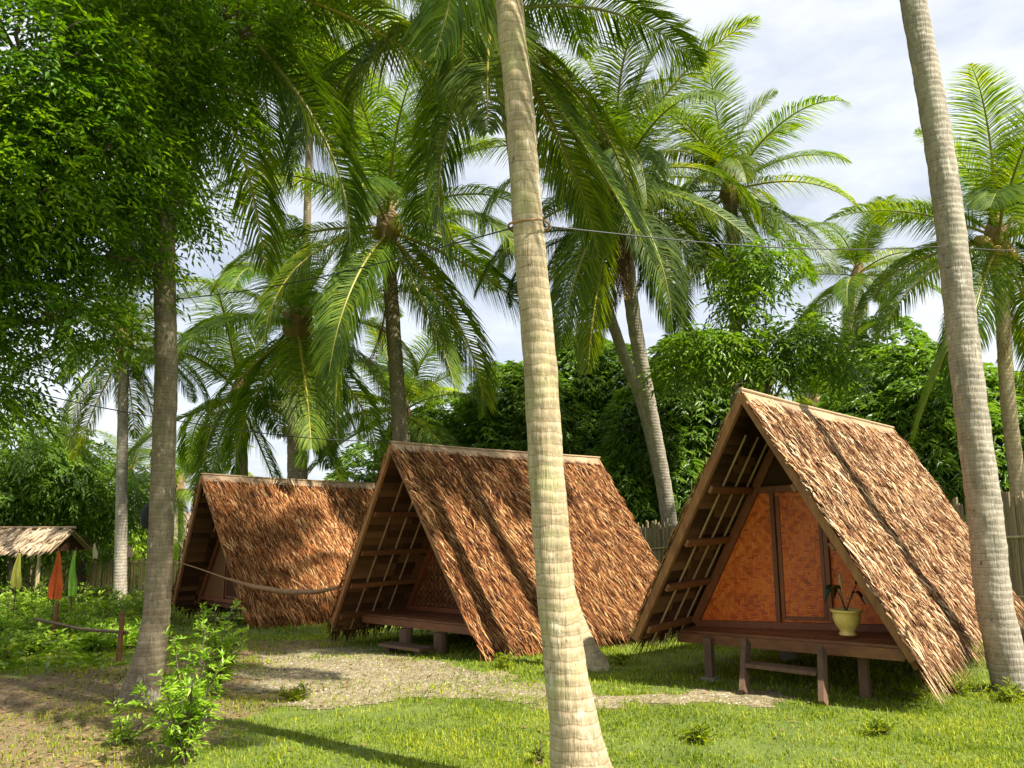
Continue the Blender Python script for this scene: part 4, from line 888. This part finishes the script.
# ------------------------------------------------------------------ shrubs and garden
def shrub(name, lab, base, h, w, n, ll, lw, mat, seed, group=None, twig=.16, stems=9):
    r = np.random.default_rng(seed); rd = random.Random(seed); base = Vector(base); root = empty(name, base); tag(root, lab, 'plant', group); mb = MB(); P = []; D = []; Nn = []
    tips = []
    for k in range(stems):
        A_ = rd.uniform(0,6.28); rr = w/2*rd.uniform(.2,1); hh = h*rd.uniform(.45,1.0)*(1-.35*rr/(w/2)); tips.append((Vector((math.cos(A_)*rr, math.sin(A_)*rr, hh))))
        pts = [Vector((rd.uniform(-.02,.02), rd.uniform(-.02,.02), -.02)), Vector((math.cos(A_)*rr*.3, math.sin(A_)*rr*.3, hh*.45)), tips[-1]]
        mb.tube(pts, [.009, .006, .003], 5, 0, .3)
        for j in range(n//stems):
            t = rd.uniform(.25, 1.0); p = (pts[0].lerp(pts[1], t*2) if t < .5 else pts[1].lerp(pts[2], t*2-1)); q = p+Vector((rd.gauss(0,1), rd.gauss(0,1), rd.gauss(.3,.6))).normalized()*rd.uniform(.2,1)*twig*(1.2-.5*t)
            bd = (q-p).normalized()
            mb.tube([p, q], [.003,.0015], 4, 0, .3, False)
            for i2 in range(6):
                pp_ = p.lerp(q, .35+.65*i2/5); A2 = rd.uniform(0,6.28); d = Vector((math.cos(A2), math.sin(A2), rd.uniform(-.1,.7)))+bd*.9
                P.append(tuple(pp_)); D.append(tuple(d)); Nn.append((rd.gauss(0,.3), rd.gauss(0,.3), 1))
    mb.build('stems', M['bark'], root)
    m_ = len(P); link('foliage', leaf_mesh('foliage', np.array(P), np.array(D), np.array(Nn), r.uniform(.7,1.25,m_)*ll, r.uniform(.8,1.2,m_)*lw, mat, .15), root); return root
sb = gp(184, 764); shrub('leafy_shrub', 'bright green leafy shrub in the left foreground before the mossy trunk', sb, 1.0, .68, 360, .062, .017, M['shrub'], 301, None, .17, 13)
sb = gp(214, 695); shrub('leafy_shrub', 'taller bright shrub right behind the foreground shrub', sb, 1.05, .85, 280, .065, .018, M['shrub'], 302, None, .18, 11)
sb = gp(122, 745); shrub('leafy_shrub', 'small wispy seedling left of the bright shrub', sb, .38, .6, 60, .05, .016, M['shrub'], 303, None, .12, 5)
sb = gp(540, 764); shrub('weed_tuft', 'small weed at the foot of the central palm', sb, .2, .14, 36, .035, .01, M['grass'], 304, None, .07, 8)
for k, (x, y, h_, lab) in enumerate([(905,700,.16,'grassy weed under the thatch corner of the near hut'),(960,694,.2,'weed clump between the near hut and leaning trunk'),(1015,702,.17,'weed clump in front of the leaning trunk base'),
        (505,668,.2,'low weeds below the front corner of the middle hut'),(620,664,.13,'weed behind the second palm foot'),(296,700,.12,'small weed at the path edge right of the shrub'),(880,735,.1,'broad weed in the lawn at the lower right'),(700,742,.09,'weed in the lawn below the steps')]):
    shrub('weed_tuft', lab, gp(x, y), h_, h_*2.6, 70, .07, .011, M['grass'], 400+k, 'weeds growing in the lawn', .1, 12)
gl = [(6,640,.9),(34,655,.55),(60,640,.85),(88,650,.6),(20,625,1.1),(98,632,.9),(140,640,.55),(0,662,.6),(72,622,.9),(40,618,1.),(110,622,.8),(150,625,.6),(130,648,.5),(12,606,1.4),(95,612,1.)]
adj = ['dark ferny bed plant at the left frame edge','low plant left of the first rail post','leafy plant below the orange flag','low bed plant left of the short post','tall bed plant beneath the pale yellow flag','leafy plant before the low bamboo fence','plant between short post and mossy trunk','front bed plant in the left corner','bright plant under the lime flag','plant under the straw roof edge','plant in front of the thin palm foot','plant at the left side of the mossy trunk','small plant right of the short post','tall plant before the straw shelter','bed plant between the lime and cream flags']
for k, ((x, y, h), lab) in enumerate(zip(gl, adj)):
    p = gp(x, y); s_ = max(.8, min(1.3, p.y/12))
    shrub('garden_plant', lab, p, h*s_*.72, 1.5*s_, 150, .1*s_, .03*s_, M['garden'] if k % 3 else M['shrub'], 320+k, 'mixed plants in the left garden bed', .24*s_, 12)
# ground cover in the bed
N = 16000; bx = rng.uniform(-16, -3.4, N); by = rng.uniform(9.3, 27, N); k_ = (bx < -.40*by-.7+.4*np.sin(by)) ; bx, by = bx[k_], by[k_]; n = len(bx); A_ = rng.uniform(0,6.28,n)
h_ = .05+.28*rng.random(n)*(.5+.5*np.sin(bx*2)*np.sin(by*1.7))
me = leaf_mesh('ground_cover', np.stack([bx,by,gz(bx,by)+h_],1), np.stack([np.cos(A_),np.sin(A_),rng.uniform(0,.8,n)],1), np.stack([rng.normal(0,.3,n),rng.normal(0,.3,n),np.ones(n)],1), rng.uniform(.1,.26,n), rng.uniform(.03,.06,n), M['garden'], .3)
tag(link('ground_cover', me), 'low mixed green leaves covering the left garden bed', 'ground cover', None, 'stuff')

# ------------------------------------------------------------------ light and sky
SUN = Vector((.8, -.6, 0)).normalized(); EL = R(50)
sd = Vector((SUN.x*math.cos(EL), SUN.y*math.cos(EL), math.sin(EL)))
l = bpy.data.lights.new('sun', 'SUN'); l.energy = 5.0; l.angle = R(.6); l.color = (1,.94,.83); lo = bpy.data.objects.new('sun', l); COL.objects.link(lo)
lo.rotation_euler = (-sd).to_track_quat('-Z', 'Y').to_euler()
w = bpy.data.worlds.new('World'); sc.world = w; w.use_nodes = True; nt = w.node_tree; nd = nt.nodes; lk = nt.links
bg = nd['Background']; sky = nd.new('ShaderNodeTexSky'); sky.sky_type = 'NISHITA'; sky.sun_disc = False; sky.sun_elevation = EL; sky.sun_rotation = math.atan2(SUN.x, SUN.y); sky.air_density = 1; sky.dust_density = 1.5
tc = nd.new('ShaderNodeTexCoord'); mp = nd.new('ShaderNodeMapping'); mp.inputs['Scale'].default_value = (1,1,2.6); mp.inputs['Rotation'].default_value = (0,R(-25),R(20)); lk.new(tc.outputs['Generated'], mp.inputs[0])
n1 = noise(nd, lk, 2.1, mp.outputs[0], 7, .58); n2 = noise(nd, lk, 5.5, mp.outputs[0], 5, .6)
f = mathn(nd, lk, 'ADD', mathn(nd, lk, 'MULTIPLY', n1, .7), mathn(nd, lk, 'MULTIPLY', n2, .3))
cl = ramp(nd, lk, f, [(.37,(.0,.0,.0)),(.55,(1,1,1))])
# values are radiance before the 0.1 strength
cc_ = mixc(nd, lk, cl, (3.1,3.4,4.0), (5.3,5.4,5.6))
fin = mixc(nd, lk, .82, sky.outputs[0], cc_)
lk.new(fin, bg.inputs[0]); bg.inputs[1].default_value = .1
sc.view_settings.view_transform = 'Standard'; sc.view_settings.look = 'None'; sc.view_settings.gamma = 1; sc.view_settings.exposure = 1.12
sc.cycles.max_bounces = 6; sc.cycles.transparent_max_bounces = 4; sc.cycles.diffuse_bounces = 3; sc.cycles.glossy_bounces = 2; sc.cycles.transmission_bounces = 3; sc.cycles.use_denoising = True
